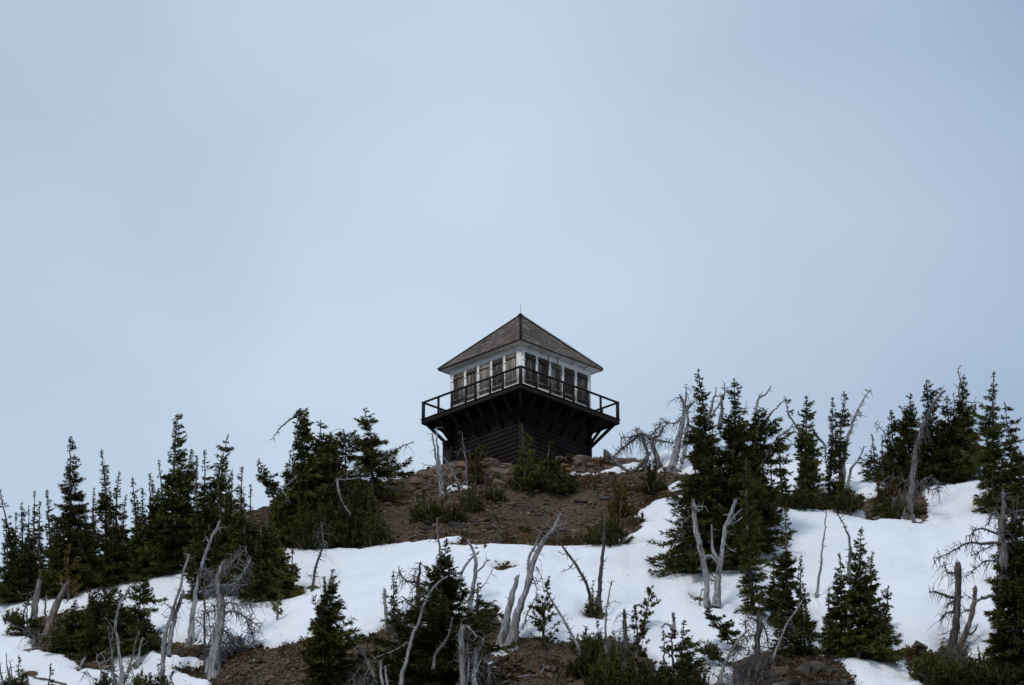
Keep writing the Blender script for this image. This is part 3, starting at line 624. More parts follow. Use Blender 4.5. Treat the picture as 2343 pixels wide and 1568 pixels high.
def bush(label, c, hw, h, name='krummholz_bush', mat='fir_needles', group=None, dens=1.0, tone=0.0, depth=None, seed=None, loose=0.0, cat='shrub', well=True):
    rng = np.random.default_rng(seed if seed is not None else int(c[0] * 13 + c[1] * 5 + hw))
    B = ground_at(*c); s = ppm(B[1]); a = hw / s; hz = h / s / .94; dp = depth or min(a * .85, 1.1)
    root = bpy.data.objects.new(name, None); COL.objects.link(root); root.location = B; tag(root, label, cat, group)
    slope = .5; ph = rng.uniform(0, 6.28, 4)
    def surf(n_):
        u = rng.uniform(-1, 1, n_); v = rng.uniform(-1, 1, n_); ok = u * u + v * v < 1; u, v = u[ok], v[ok]
        lump = 1 + .42 * np.sin(u * 3.4 * max(1, a) + ph[0]) * np.cos(v * 3 + ph[1]) + .25 * np.sin(u * 9 * max(1, a) + v * 7 + ph[2]) + .15 * np.sin(u * 23 * max(1, a) + ph[3])
        top = hz * np.sqrt(1 - (u * u + v * v)) ** .8 * np.clip(lump, .35, 1.6)
        return u, v, top
    nS = int(70 * dens * (a * dp + a * hz) + 16); u, v, top = surf(int(nS * 1.3)); nS = len(u)
    hf = rng.uniform(.35, 1.0, nS) * np.where(rng.random(nS) < .12, 1.25, 1)
    E = np.stack([u * a * rng.uniform(.9, 1.12, nS), v * dp, top * hf + v * dp * slope], 1); S0 = np.stack([u * a * .45, v * dp * .4, np.zeros(nS) + v * dp * slope * .4 - .05], 1)
    Ls = np.linalg.norm(E - S0, axis=1); k_ = np.maximum(6, (Ls * 34).astype(int)); ix = np.repeat(np.arange(nS), k_); N = len(ix); f = rng.random(N) ** .6
    mid_ = (S0 + E) / 2 + np.stack([u * a * .18, v * dp * .1, -.12 * Ls], 1)
    p = S0[ix] * ((1 - f) ** 2)[:, None] + mid_[ix] * (2 * f * (1 - f))[:, None] + E[ix] * (f ** 2)[:, None]
    tg = unit((mid_ - S0)[ix] * (1 - f)[:, None] + (E - mid_)[ix] * f[:, None])
    d = unit(tg * .7 + rng.normal(0, .5 + loose, (N, 3)))
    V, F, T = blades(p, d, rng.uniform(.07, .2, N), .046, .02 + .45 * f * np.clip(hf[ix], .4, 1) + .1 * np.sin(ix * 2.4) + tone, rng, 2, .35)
    link('crown', mesh_np('crown', V, F, T), mat, root)
    ch = []
    for q in range(int(6 + a * 5)):
        uu, vv = rng.uniform(-.8, .8, 2); e = np.array([uu * a, vv * dp, hz * .8 * math.sqrt(max(.05, 1 - uu * uu - vv * vv)) + vv * dp * slope]); st = np.array([uu * a * .35, vv * dp * .3, -.25])
        ch.append((resample([st, (st + e) / 2 + rng.normal(0, .06, 3), e], 5), np.linspace(.03, .008, 5)))
    V, F = tubes(ch, 5); link('stems', mesh_np('stems', V, F, smooth=True), 'grey_wood' if loose else 'fir_bark', root)['kind'] = 'stuff'
    if well: WELLS.append((c[0], c[1] - 3, hw * .85, max(4, h * .08)))
    return root
def snag(label, limbs, mat='silver_wood', name='dead_tree', group=None, twigs=1.0, shag=0.0, cat='dead tree', base=None, seed=None, twl=13, jit=.35, well=True, fallen=False, depth_of=None):
    """limbs: list of (width_px_start, width_px_end, [(X,Y), ...]) ; the first starts at the ground"""
    f0 = limbs[0][2][0]; rng = np.random.default_rng(seed if seed is not None else int(f0[0] * 17 + f0[1] * 3))
    B = ground_at(*(base or f0)); yb = B[1] if depth_of is None else ground_at(*depth_of)[1] - .15; s = ppm(yb)
    if depth_of is not None: B = at(f0[0], f0[1], yb)
    root = bpy.data.objects.new(name, None); COL.objects.link(root); root.location = B; tag(root, label, cat, group)
    depth0 = []; tw_ch = []; shag_ch = []
    for li, (w0, w1, pts) in enumerate(limbs):
        if len(pts) < 2: continue
        # a limb leaves the stem at the depth the stem has there
        y0 = yb
        if li:
            q = np.array(pts[0], float); best = 1e9
            for (pp, yy) in depth0:
                dd = np.hypot(pp[:, 0] - q[0], pp[:, 1] - q[1]); k = dd.argmin()
                if dd[k] < best: best = dd[k]; y0 = yy[k]
        ln = sum(math.dist(pts[k], pts[k + 1]) for k in range(len(pts) - 1)) / s
        dy = 0 if li == 0 and not fallen else rng.normal(0, jit) * ln
        if fallen and li == 0:
            e = ground_at(*pts[-1]); dy = e[1] - yb
        ys = y0 + dy * np.linspace(0, 1, len(pts)) ** 1.2
        P3 = np.array([at(X, Y, yy) for (X, Y), yy in zip(pts, ys)])
        n = max(8, int(ln / .13)); q = resample(P3, n); fr = np.linspace(0, 1, n)
        wv = np.cumsum(rng.normal(0, .016, (n, 3)), 0); wv -= np.linspace(0, 1, n)[:, None] * wv[-1]; q += wv * min(1, 6 / n ** .5)
        r = (w0 + (w1 - w0) * fr ** .8) / s / 2 * (1 + .05 * np.sin(fr * ln * 5 + rng.random() * 6) + .035 * rng.normal(0, 1, n)); r = np.clip(r, .007, None)
        if li == 0 and depth_of is None and not fallen: r[:3] *= np.array([1.35, 1.15, 1.04]); q = np.vstack([q[0] + np.array([0, 0, -.45]), q]); r = np.concatenate([[r[0] * 1.1], r])
        elif li == 0 or w0 > 4:
            pass
        # pointed broken tip
        q = np.vstack([q, q[-1] + unit(q[-1] - q[-2]) * r[-1] * 2.2]); r = np.concatenate([r, [.004]])
        depth0.append((np.stack(project(q[:, 0], q[:, 1], q[:, 2]), 1), q[:, 1]))
        V, F = tubes([(q - B, r)], 14 if w0 > 7 else 6, .13 if w0 > 7 else .05, rng)
        link('trunk' if li == 0 else 'branch', mesh_np('limb', V, F, smooth=True), mat, root)
        if w1 >= 5 and not fallen:
            for _ in range(4):
                e0 = q[-3] + rng.normal(0, 1, 3) * r[-2] * .45; tw_ch.append((np.array([e0 - B, e0 - B + unit(q[-3] - q[-5]) * r[-2] * 2, e0 - B + unit(q[-3] - q[-5]) * r[-2] * rng.uniform(3, 6)]), [r[-2] * .5, r[-2] * .35, .005]))
        nt_ = int(rng.poisson(ln * 4.6 * twigs + 1)) if (li or not fallen) else 2
        for _ in range(nt_):
            k = rng.integers(max(1, len(q) // 6), len(q) - 1); tdir = unit(q[k + 1] - q[k])
            d = unit(np.cross(tdir, rng.normal(0, 1, 3)) + tdir * rng.uniform(-.2, .6)); l_ = rng.uniform(.3, 1.3) * twl / s
            e = q[k] + d * l_; m_ = q[k] + d * l_ * .5 + np.array([0, 0, rng.uniform(-.12, .05)]) * l_
            tw_ch.append((np.array([q[k], m_, e + np.array([0, 0, rng.uniform(-.25, .15) * l_])]) - B, [r[k] * .3 + .008, .013, .006]))
        if shag:
            for _ in range(int(ln * 14 * shag)):
                k = rng.integers(0, len(q) - 1); d = unit(rng.normal(0, 1, 3) + np.array([0, 0, -.7])); l_ = rng.uniform(.25, .8)
                a_ = q[k]; m_ = a_ + d * l_ * .5 + rng.normal(0, .04, 3); e = a_ + d * l_ * .85 + np.array([0, 0, -l_ * .35])
                shag_ch.append((resample([a_, m_, e], 4) - B, [.014, .011, .008, .004]))
    if tw_ch:
        V, F = tubes(tw_ch, 4); link('twigs', mesh_np('twigs', V, F), mat, root)['kind'] = 'stuff'
    if shag_ch:
        V, F = tubes(shag_ch, 3); link('hanging_twigs', mesh_np('hanging_twigs', V, F), 'grey_wood', root)['kind'] = 'stuff'
    if well and depth_of is None: WELLS.append((f0[0], f0[1] - 2, max(13, limbs[0][0] * 1.1), 6))
    return root

# ------------------------------------------------------------------ live trees
C = conifer
# thicket along the upper edge of the snow, downhill from the porch side of the lookout
GT = 'slim firs in the snow edge thicket'; LT = 'slim dark fir spire in the thicket along the snow edge'
C('thin one sided fir leaning out of the snow edge thicket', (36, 1372), (-2, 1112), 26, 'column', mid=[(18, 1230)], dens=.7, gaps=.25)
for bx, by, tx_, ty_, w_, lb in [(52, 1366, 50, 1150, 26, 'short slim fir next to the thin leaning fir'), (82, 1366, 80, 1125, 26, 'slimmer of two matched fir spires beside the tall bent tipped fir'), (109, 1364, 106, 1120, 30, 'fuller of two matched fir spires beside the tall bent tipped fir'), (216, 1326, 216, 1124, 18, 'tiny fir spike squeezed between the bent tipped and forked firs'), (275, 1326, 272, 1078, 30, 'straight fir spire next to the forked top fir'), (304, 1322, 302, 1090, 30, 'evenly tapered fir spire in the middle of the thicket'), (328, 1316, 325, 1116, 24, 'lowest fir spike against the ragged pole topped fir'), (18, 1376, 14, 1190, 42, 'bushy fir filling the foot of the thin leaning fir'), (66, 1372, 66, 1210, 36, 'low fir filling the gap under the matched spires')]:
    C(lb, (bx, by), (tx_, ty_), w_, 'spire', group=GT)
C('tall bent tipped fir standing highest in the long thicket', (166, 1352), (160, 996), 50, prof=[(996, 3), (1030, 12), (1045, 8), (1060, 17), (1090, 22), (1110, 32), (1135, 26), (1170, 40), (1230, 46), (1350, 52)], mid=[(162, 1120)], dens=1.1)
C('fir with forked spiky top between two slimmer firs', (238, 1332), (232, 1033), 34, prof=[(1033, 3), (1060, 9), (1100, 16), (1118, 9), (1140, 20), (1180, 28), (1332, 36)], mid=[(236, 1150)])
C('fir with ragged pole top above a wide dense skirt', (392, 1312), (406, 948), 60, prof=[(948, 5), (965, 17), (985, 8), (1000, 20), (1030, 16), (1060, 24), (1080, 22), (1095, 30), (1130, 50), (1180, 60), (1312, 62)], mid=[(398, 1080)], dens=1.15)
C('medium fir close behind the ragged pole topped fir', (440, 1296), (437, 1028), 36, 'spire')
C('dense fir beside the sideways leaning fir top', (466, 1296), (468, 1030), 44, 'cone', mid=[(466, 1160)])
C('fir whose slender top leans towards the lookout', (486, 1290), (521, 998), 30, prof=[(998, 4), (1030, 13), (1060, 18), (1090, 14), (1120, 26), (1160, 30), (1290, 38)], mid=[(488, 1160), (500, 1080)])
G3 = 'spindly tops over the olive fir clump'
for bx, by, tx_, ty_, w_, lb in [(548, 1352, 554, 1066, 40, 'olive fir with the tallest of three spindly tops'), (530, 1340, 531, 1074, 34, 'olive fir with the middle one of three spindly tops'), (516, 1335, 524, 1086, 36, 'olive fir with the shortest of three spindly tops')]:
    C(lb, (bx, by), (tx_, ty_), w_, 'skirt', group=G3, tone=.12, dens=1.05)
G4 = 'rounded firs at the end of the thicket'
for bx, by, tx_, ty_, w_, lb in [(562, 1366, 558, 1140, 56, 'widest bushy fir under the spindly tops'), (602, 1374, 597, 1182, 46, 'pointed bushy fir with its skirt on the snow'), (642, 1366, 634, 1208, 44, 'bushy fir uphill of the lone sapling on the snow'), (672, 1352, 667, 1250, 28, 'last small fir of the thicket out on the snow'), (440, 1370, 436, 1270, 36, 'low fir behind the tall clean silver snag'), (345, 1316, 350, 1110, 40, 'fir filling the flank of the ragged pole topped fir')]:
    C(lb, (bx, by), (tx_, ty_), w_, 'cone', group=G4, dens=1.05)
C('small fir with a curved stem leaning away from the big clump', (652, 1172), (591, 1046), 22, prof=[(1046, 3), (1065, 10), (1100, 20), (1125, 20), (1150, 16), (1172, 14)], mid=[(630, 1128), (604, 1095)], dens=.9)
for bx, by, tx_, ty_, w_, lb in [(36, 1374, 34, 1240, 40, 'squat fir under the thin leaning fir'), (134, 1362, 132, 1205, 40, 'dense fir packed against the foot of the bent tipped fir'), (198, 1348, 196, 1190, 44, 'dense fir behind the yellow sapling'), (258, 1338, 256, 1176, 42, 'dense fir under the straight spire'), (314, 1326, 314, 1184, 40, 'dense fir at the snow lip below the lowest spike'), (364, 1312, 362, 1118, 54, 'broad fir shouldering the ragged pole topped fir'), (420, 1302, 418, 1116, 50, 'broad fir between the pole topped and leaning firs'), (480, 1304, 478, 1130, 54, 'broad fir under the leaning slender top'), (524, 1346, 526, 1140, 54, 'broad olive fir below the three spindly tops'), (582, 1364, 578, 1176, 48, 'dense fir joining the olive clump to the bushy firs'), (618, 1366, 616, 1196, 44, 'dense fir between two bushy firs on the snow')]:
    C(lb, (bx, by), (tx_, ty_), w_, 'cone', group='dense firs packing the thicket', dens=1.3, well=False)
for bx, by, tx_, ty_, w_, lb in [(38, 1370, 38, 1176, 18, 'hair thin fir tip just behind the short slim fir'), (67, 1368, 66, 1162, 18, 'thin fir tip between the short slim fir and the matched spires'), (94, 1366, 93, 1148, 16, 'thin fir tip between the two matched spires'), (124, 1362, 125, 1190, 20, 'thin fir tip at the foot of the fuller matched spire'), (196, 1346, 194, 1160, 18, 'thin fir tip beside the bent tipped fir skirt'), (252, 1334, 252, 1126, 18, 'thin fir tip between the forked fir and the straight spire'), (288, 1328, 288, 1132, 18, 'thin fir tip between the straight and tapered spires'), (346, 1314, 344, 1084, 20, 'thin fir tip leaning on the ragged pole topped fir'), (372, 1308, 362, 1052, 18, 'scraggly fir tip on the flank of the pole topped fir'), (452, 1300, 450, 1044, 14, 'needle thin fir pole between the medium and dense firs'), (500, 1320, 498, 1096, 20, 'thin fir tip under the leaning slender top'), (574, 1360, 574, 1112, 20, 'thin fir tip beyond the three spindly tops'), (612, 1364, 612, 1160, 18, 'thin fir tip over the bushy firs')]:
    C(lb, (bx, by), (tx_, ty_), w_, 'spire', group='thin fir tips in the thicket', dens=.9, well=False)
# great clump beside the lookout
C('tall fir with a broken drooping top in the great clump', (702, 1248), (690, 943), 70, prof=[(943, 14), (960, 24), (985, 20), (1010, 26), (1060, 38), (1100, 56), (1150, 70), (1248, 78)], mid=[(696, 1100), (684, 975)], dens=1.15)
C('fir with two thin tips in the middle of the great clump', (736, 1240), (733, 962), 55, prof=[(962, 5), (985, 16), (1000, 10), (1025, 26), (1070, 40), (1120, 50), (1240, 66)], mid=[(735, 1100)], dens=1.1)
C('olive thin needled fir in front of the great clump', (757, 1248), (757, 990), 40, prof=[(990, 3), (1020, 14), (1080, 24), (1140, 34), (1248, 48)], tone=.14, dens=.9)
C('broad dark fir closest to the lookout wall', (852, 1142), (832, 934), 78, prof=[(934, 5), (955, 18), (975, 30), (992, 16), (1010, 32), (1040, 44), (1070, 58), (1100, 72), (1142, 80)], mid=[(854, 1040), (846, 980)], dens=1.15)
C('round topped fir under a snapped grey stub', (792, 1220), (790, 992), 60, prof=[(992, 20), (1005, 36), (1040, 46), (1090, 50), (1220, 64)], dens=1.1)
for cx, cy, hw_, h_, lb in [(660, 1250, 52, 130, 'tall dark skirt behind the bare leaning snag'), (726, 1254, 58, 110, 'dark fir skirt behind the shaggy topped snag'), (800, 1250, 60, 120, 'dark fir skirt below the pale hanging limb'), (858, 1246, 36, 66, 'low fir mound ending the great clump on the stones')]:
    bush(lb, (cx, cy), hw_, h_, group='skirts of the great clump', dens=1.2)
for bx, by, tx_, ty_, w_, lb in [(686, 1248, 684, 1060, 66, 'dense fir under the broken drooping top'), (772, 1248, 772, 1034, 66, 'dense fir under the snapped grey stub'), (644, 1240, 640, 1120, 46, 'dense fir behind the curved leaning fir'), (820, 1230, 822, 1080, 56, 'dense fir between the round topped and broad firs')]:
    C(lb, (bx, by), (tx_, ty_), w_, 'cone', group='dense firs packing the great clump', dens=1.3, well=False)
# in front of the lookout
C('narrow young fir rising against the siding corner', (1203, 1112), (1194, 972), 40, prof=[(972, 3), (990, 9), (1015, 15), (1040, 19), (1060, 28), (1112, 44)], tone=.1)
C('shorter young fir beside the narrow one by the siding', (1255, 1112), (1257, 1008), 44, prof=[(1008, 3), (1030, 11), (1050, 18), (1070, 34), (1112, 46)], tone=.05)
bush('low spreading fir mat beneath the two young firs', (1238, 1118), 82, 46, dens=1.5, tone=-.05)
C('yellowish pine with a lopsided crown below the siding', (1086, 1112), (1110, 1022), 34, prof=[(1020, 10), (1035, 18), (1060, 28), (1085, 32), (1100, 22), (1112, 6)], mid=[(1090, 1060)], name='pine_tree', pine=True, mat='pine_needles', dens=1.7)
bush('olive bush under the grey twin snag', (982, 1190), 50, 50, mat='pine_needles', dens=.8, loose=.1)
bush('dark bush beside the patch of old snow', (1080, 1172), 30, 56, mat='fir_needles', tone=.1)
bush('small dark bush above the stony slope', (1132, 1146), 28, 34, mat='fir_needles')
bush('ragged bush at the lower end of the olive bush', (1040, 1196), 32, 34, mat='pine_needles')
bush('tall yellow green pine bush on the rusty slope', (1418, 1186), 30, 84, mat='yellow_needles', loose=.15, dens=.6)
bush('wide dark pine bush at the lip of the snow', (1388, 1244), 56, 58, mat='pine_needles', dens=.8, loose=.1)
bush('thin twiggy bush reaching over the snow', (1452, 1202), 28, 34, mat='fir_needles', dens=.35, loose=.3)
bush('dark bush beneath the gnarled grey snag', (1495, 1130), 38, 52, mat='pine_needles', dens=.8, loose=.1)
bush('tiny green bush among golden grass', (1200, 1218), 14, 16, mat='fir_needles', tone=.2, dens=1.6)
# cluster on the snow beyond the gnarled snags
C('broad fir with a thin ragged top beside the grey snags', (1592, 1308), (1596, 848), 90, prof=[(848, 4), (868, 15), (885, 12), (905, 18), (930, 15), (960, 20), (985, 26), (1050, 44), (1100, 50), (1160, 66), (1230, 84), (1308, 90)], mid=[(1608, 1080), (1608, 950)], dens=1.1)
C('tall sparse topped fir at the heart of the tight cluster', (1668, 1292), (1680, 866), 80, prof=[(866, 5), (900, 18), (930, 20), (960, 24), (990, 32), (1050, 46), (1120, 56), (1200, 70), (1292, 82)], mid=[(1672, 1080)], dens=1.1)
C('stout fir with a blunt top under bleached antlers', (1734, 1262), (1733, 938), 50, prof=[(938, 10), (960, 22), (1000, 34), (1060, 42), (1100, 36), (1160, 32), (1262, 44)], dens=1.15)
C('leafy narrow fir tucked against the broad cluster fir', (1592, 1180), (1590, 1000), 22, 'column', tone=.1)
C('slender olive fir standing in front of the tight cluster', (1724, 1402), (1706, 1050), 42, prof=[(1050, 4), (1100, 15), (1180, 22), (1260, 26), (1300, 28), (1330, 38), (1402, 42)], mid=[(1716, 1220)], tone=.1)
C('thin columnar fir separated from the tight cluster', (1794, 1160), (1782, 990), 20, prof=[(990, 4), (1010, 14), (1080, 18), (1160, 22)], mid=[(1786, 1070)])
C('fir with several thin tips and a swept side stem', (1846, 1158), (1845, 906), 36, prof=[(906, 3), (930, 12), (950, 17), (985, 16), (1020, 26), (1070, 32), (1158, 40)])
C('thin bottlebrush fir top curving out from its neighbour', (1838, 1140), (1796, 906), 12, prof=[(906, 8), (960, 9), (1000, 10), (1140, 20)], mid=[(1836, 1000), (1806, 945)], dens=.8)
C('slender fir on the inner side of the tall leaning snag', (1897, 1140), (1904, 910), 22, prof=[(910, 3), (940, 12), (960, 16), (985, 9), (1030, 16), (1140, 24)], gaps=.2)
C('slender fir with a gap below its tufted tip', (1922, 1142), (1931, 895), 24, prof=[(895, 4), (912, 11), (925, 4), (935, 4), (945, 16), (1000, 16), (1050, 22), (1142, 26)], gaps=.15, mid=[(1921, 1000)])
bush('dark fir mat at the foot of the tall leaning snag', (1930, 1166), 52, 44, dens=1.2)
bush('dark mat under the many tipped fir', (1838, 1162), 44, 40, dens=1.2)
G5 = 'firs in the row on the snow crest'
C('tiny fir at the low end of the crest row', (2001, 1100), (1994, 995), 22, 'cone')
C('small pointed fir second from the low end of the crest row', (2020, 1100), (2018, 1000), 20, 'cone')
C('slim fir with a thin tip in the crest row', (2044, 1104), (2038, 940), 34, prof=[(940, 3), (965, 10), (1000, 15), (1030, 24), (1104, 38)])
C('even cone shaped fir in the middle of the crest row', (2084, 1106), (2083, 902), 42, prof=[(902, 3), (925, 11), (950, 16), (990, 26), (1030, 34), (1106, 44)], dens=1.1)
C('dense fir just behind the leaning grey crest snag', (2124, 1104), (2119, 870), 46, prof=[(870, 4), (895, 13), (920, 22), (960, 24), (1000, 32), (1104, 46)], dens=1.1)
C('full dark fir beside the dead tipped crest fir', (2166, 1098), (2166, 906), 42, prof=[(906, 3), (930, 14), (970, 24), (1010, 34), (1098, 46)], dens=1.15)
C('crest fir carrying a crooked dead tip', (2206, 1088), (2205, 856), 36, prof=[(856, 3), (875, 11), (910, 14), (940, 26), (990, 28), (1040, 34), (1088, 36)], dens=1.05)
bush('mat of dark fir between the crest row stems', (2110, 1106), 100, 50, dens=1.1)
C('very slender spire fir standing out on the upper snow', (2272, 1172), (2272, 852), 44, prof=[(852, 3), (880, 7), (910, 14), (935, 20), (960, 28), (1000, 34), (1080, 40), (1172, 46)], dens=1.1)
C('shaggy grey green fir with drooping twigs beside the spire fir', (2312, 1176), (2298, 922), 40, prof=[(922, 4), (935, 12), (970, 22), (1040, 26), (1100, 32), (1176, 44)], tone=.05, gaps=.15)
bush('rusty dying fir bush beside the great crest snag', (2028, 1150), 28, 62, mat='rust_needles', dens=.8, loose=.1)
bush('olive bush at the foot of the great crest snag', (2044, 1186), 56, 50, mat='pine_needles', dens=.7, loose=.15)
bush('small tuft of needles by the curled root', (2102, 1180), 18, 20, mat='fir_needles', dens=.9, well=False)
for bx, by, tx_, ty_, w_, lb in [(1632, 1262, 1630, 968, 50, 'dense fir packed between the ragged and sparse tops'), (1704, 1266, 1702, 985, 46, 'dense fir packed beside the blunt topped fir'), (1762, 1200, 1762, 1040, 28, 'narrow fir on the far flank of the tight cluster'), (1612, 1150, 1612, 945, 24, 'thin olive fir behind the ragged top')]:
    C(lb, (bx, by), (tx_, ty_), w_, 'cone', group='dense firs packing the tight cluster', dens=1.1, well=False, tone=.08)
for bx, by, tx_, ty_, w_, lb in [(2060, 1106, 2062, 990, 34, 'low fir between the slim and cone shaped crest firs'), (2146, 1102, 2146, 966, 38, 'low fir behind the leaning crest snag'), (2188, 1096, 2188, 965, 36, 'low fir under the dead spike')]:
    C(lb, (bx, by), (tx_, ty_), w_, 'cone', group='low firs packing the crest row', dens=1.1, well=False)
C('olive fir crowding the foot of the spire fir', (2296, 1176), (2292, 1040), 38, 'cone', tone=.1)
C('fir rising behind the clawed snag limbs', (2322, 1330), (2326, 1130), 56, 'cone', dens=1.1)
C('dark fir at the foot of the clawed snag', (2284, 1470), (2280, 1262), 52, 'cone', dens=1.1, well=False)
# nearer slope, beyond the twin trunked snag
C('slender fir standing clear on the snow', (1806, 1440), (1798, 1166), 40, prof=[(1166, 4), (1195, 9), (1230, 13), (1260, 17), (1290, 22), (1330, 28), (1380, 34), (1440, 40)], flag=0)
C('small fir next to the clear standing fir', (1770, 1424), (1771, 1268), 24, 'spire')
C('small fir on the pole side of the clear standing fir', (1838, 1450), (1832, 1274), 24, 'spire')
C('tallest fir of the tight group on the lower snow', (1964, 1500), (1971, 1204), 58, prof=[(1204, 4), (1230, 10), (1250, 15), (1262, 11), (1275, 19), (1310, 25), (1360, 33), (1420, 42), (1500, 52)], flag=0, dens=1.1)
C('fir with a slim tip beside the curved dead pole', (1916, 1496), (1920, 1268), 50, prof=[(1268, 4), (1300, 9), (1330, 15), (1370, 27), (1420, 36), (1496, 46)], flag=0, dens=1.1)
C('side top of the tight group on the lower snow', (1990, 1500), (1996, 1262), 40, prof=[(1262, 3), (1285, 11), (1330, 20), (1390, 32), (1500, 44)], dens=1.1)
C('low fir with an upturned branch at the edge of its group', (2016, 1512), (2024, 1400), 42, 'cone', dens=1.1)
C('hooked fir shoot reaching over open snow', (2010, 1440), (2031, 1343), 12, prof=[(1343, 6), (1370, 11), (1400, 10), (1440, 12)], mid=[(2026, 1396)], well=False)
C('tiny fir spire next to the fir by the curved dead pole', (1893, 1480), (1896, 1350), 20, 'spire')
C('short fir behind the leaning thin grey pole', (1840, 1500), (1842, 1385), 40, 'cone')
C('short fir under the leaning thin grey pole', (1786, 1500), (1782, 1400), 40, 'cone')
C('massive dark fir behind the clawed grey snag', (2325, 1556), (2318, 1190), 86, prof=[(1190, 14), (1230, 38), (1290, 48), (1340, 52), (1400, 62), (1480, 76), (1556, 90)], dens=1.15)
bush('dark shrub bank under the shaggy stump', (2150, 1560), 74, 62, mat='fir_needles', dens=1.1)
bush('dark shrub bank under the massive fir', (2280, 1566), 80, 62, mat='fir_needles', dens=1.1)
bush('rust brown shrub at the tip of the lower snow tongue', (2092, 1500), 34, 20, mat='rust_needles', dens=1.3, well=False)
# open leaning firs and broken topped pines of the near slope
C('open fir leaning far over the snow', (1686, 1486), (1612, 1388), 20, prof=[(1388, 8), (1420, 18), (1450, 24), (1486, 16)], mid=[(1655, 1440)], dens=1.2, gaps=.15, tw=.075)
C('second leaning fir low across the snow hollow', (1664, 1524), (1580, 1468), 18, prof=[(1468, 10), (1490, 20), (1524, 18)], mid=[(1622, 1496)], dens=.8, gaps=.2, tw=.07)
C('broken topped fir with a splintered bare tip', (1540, 1590), (1540, 1405), 44, prof=[(1405, 3), (1436, 5), (1450, 16), (1480, 30), (1530, 42), (1590, 50)], dens=.95, well=False)
C('short thin fir shoot beside the splintered tip', (1562, 1580), (1563, 1422), 30, prof=[(1422, 3), (1440, 9), (1470, 15), (1580, 30)], well=False)
C('bushier fir shoot beside the splintered tip', (1518, 1584), (1518, 1442), 30, prof=[(1442, 3), (1455, 10), (1500, 16), (1584, 34)], well=False)
C('reddish brown pine with a knobbly narrow crown', (1456, 1560), (1453, 1388), 26, prof=[(1388, 6), (1410, 13), (1450, 20), (1490, 24), (1560, 34)], name='pine_tree', pine=True, mat='pine_needles', dens=1.6)
C('tufted young pine leaning over the snow', (1470, 1444), (1487, 1344), 20, prof=[(1344, 6), (1370, 14), (1395, 20), (1420, 14), (1444, 6)], name='pine_tree', pine=True, mat='pine_needles', dens=1.3, well=False)
for cx, cy, hw_, h_, lb in [(1345, 1545, 50, 70, 'pine scrub at the foot of the downhill leaning pole'), (1400, 1585, 60, 100, 'biggest mound of pine scrub below the dark shaggy stump'), (1470, 1600, 60, 70, 'pine scrub round the reddish knobbly pine'), (1585, 1600, 46, 70, 'pine scrub beside the splintered fir'), (1630, 1500, 24, 30, 'small pine tuft under the second leaning fir')]:
    bush(lb, (cx, cy), hw_, h_, mat='pine_needles', group='pine scrub', dens=.9, loose=.08)
bush('scrub behind the dark shaggy stump', (1340, 1490), 40, 46, mat='pine_needles', dens=.8)
bush('pine tufts round the foot of the paired dark snags', (1360, 1408), 26, 52, mat='pine_needles', dens=.55, loose=.15, well=False)
# foreground middle
C('great dark fir with a dead grey pole in its top', (1018, 1572), (1021, 1232), 130, prof=[(1232, 3), (1262, 13), (1290, 20), (1310, 32), (1345, 42), (1380, 58), (1420, 80), (1480, 104), (1540, 128), (1600, 140)], mid=[(1016, 1400)], dens=1.4, tone=-.04, well=False)
C('sparse thin fir beside the leafless stub', (902, 1440), (899, 1308), 22, prof=[(1308, 3), (1330, 9), (1360, 14), (1400, 18), (1440, 24)])
C('small fir twig at the edge of the great dark fir', (1092, 1440), (1091, 1332), 26, prof=[(1332, 4), (1360, 10), (1390, 24), (1440, 26)], well=False)
bush('low dark fir skirt spreading under the great fir', (925, 1564), 70, 90, dens=1.1, well=False)
C('young pine with a knotted thin top on bare soil', (1247, 1494), (1256, 1318), 28, prof=[(1318, 4), (1340, 10), (1370, 8), (1388, 16), (1410, 26), (1450, 30), (1494, 26)], mid=[(1249, 1400)], name='pine_tree', pine=True, mat='fir_needles', dens=1.5, tone=-.1)
C('full tapering fir with twin tips on the brown bank', (736, 1590), (762, 1302), 80, prof=[(1302, 4), (1320, 9), (1345, 16), (1370, 26), (1400, 36), (1425, 44), (1440, 40), (1480, 58), (1530, 76), (1590, 86)], mid=[(744, 1440)], dens=1.1, well=False)
C('second slim tip of the tapering fir', (738, 1500), (742, 1320), 30, 'skirt', well=False)
C('tiny sapling alone on the snow', (634, 1416), (637, 1358), 17, 'cone', name='pine_tree', pine=True, mat='fir_needles', dens=1.5)
# near left clump
C('fir with a bent top overhanging the dark clump', (310, 1492), (322, 1318), 44, prof=[(1318, 14), (1340, 22), (1370, 26), (1420, 34), (1492, 42)], dens=1.1, mid=[(316, 1400)])
C('wide dome shaped fir in the dark clump', (240, 1496), (240, 1352), 72, prof=[(1352, 24), (1370, 40), (1400, 56), (1450, 70), (1496, 78)], dens=1.1)
C('dark fir of the clump beside the leaning stump', (170, 1494), (172, 1376), 50, 'cone', dens=1.1)
for bx, by, tx_, ty_, w_, lb in [(204, 1495, 206, 1358, 56, 'dense fir flanking the dome shaped fir on the stump side'), (276, 1497, 276, 1350, 54, 'dense fir flanking the dome shaped fir behind the crooked snag'), (338, 1492, 338, 1396, 36, 'low fir ending the dark clump at the double snag'), (136, 1492, 138, 1408, 38, 'low fir at the foot of the scarred leaning stump')]:
    C(lb, (bx, by), (tx_, ty_), w_, 'cone', group='dense firs packing the dark clump', dens=1.2, well=False)
C('yellow sapling in front of the long thicket', (155, 1372), (160, 1250), 30, prof=[(1250, 4), (1275, 16), (1310, 26), (1372, 30)], mat='yellow_needles', name='pine_tree', pine=True, dens=1.3)
C('dark fir crowding round the grey broken stumps', (64, 1458), (62, 1366), 34, 'cone')
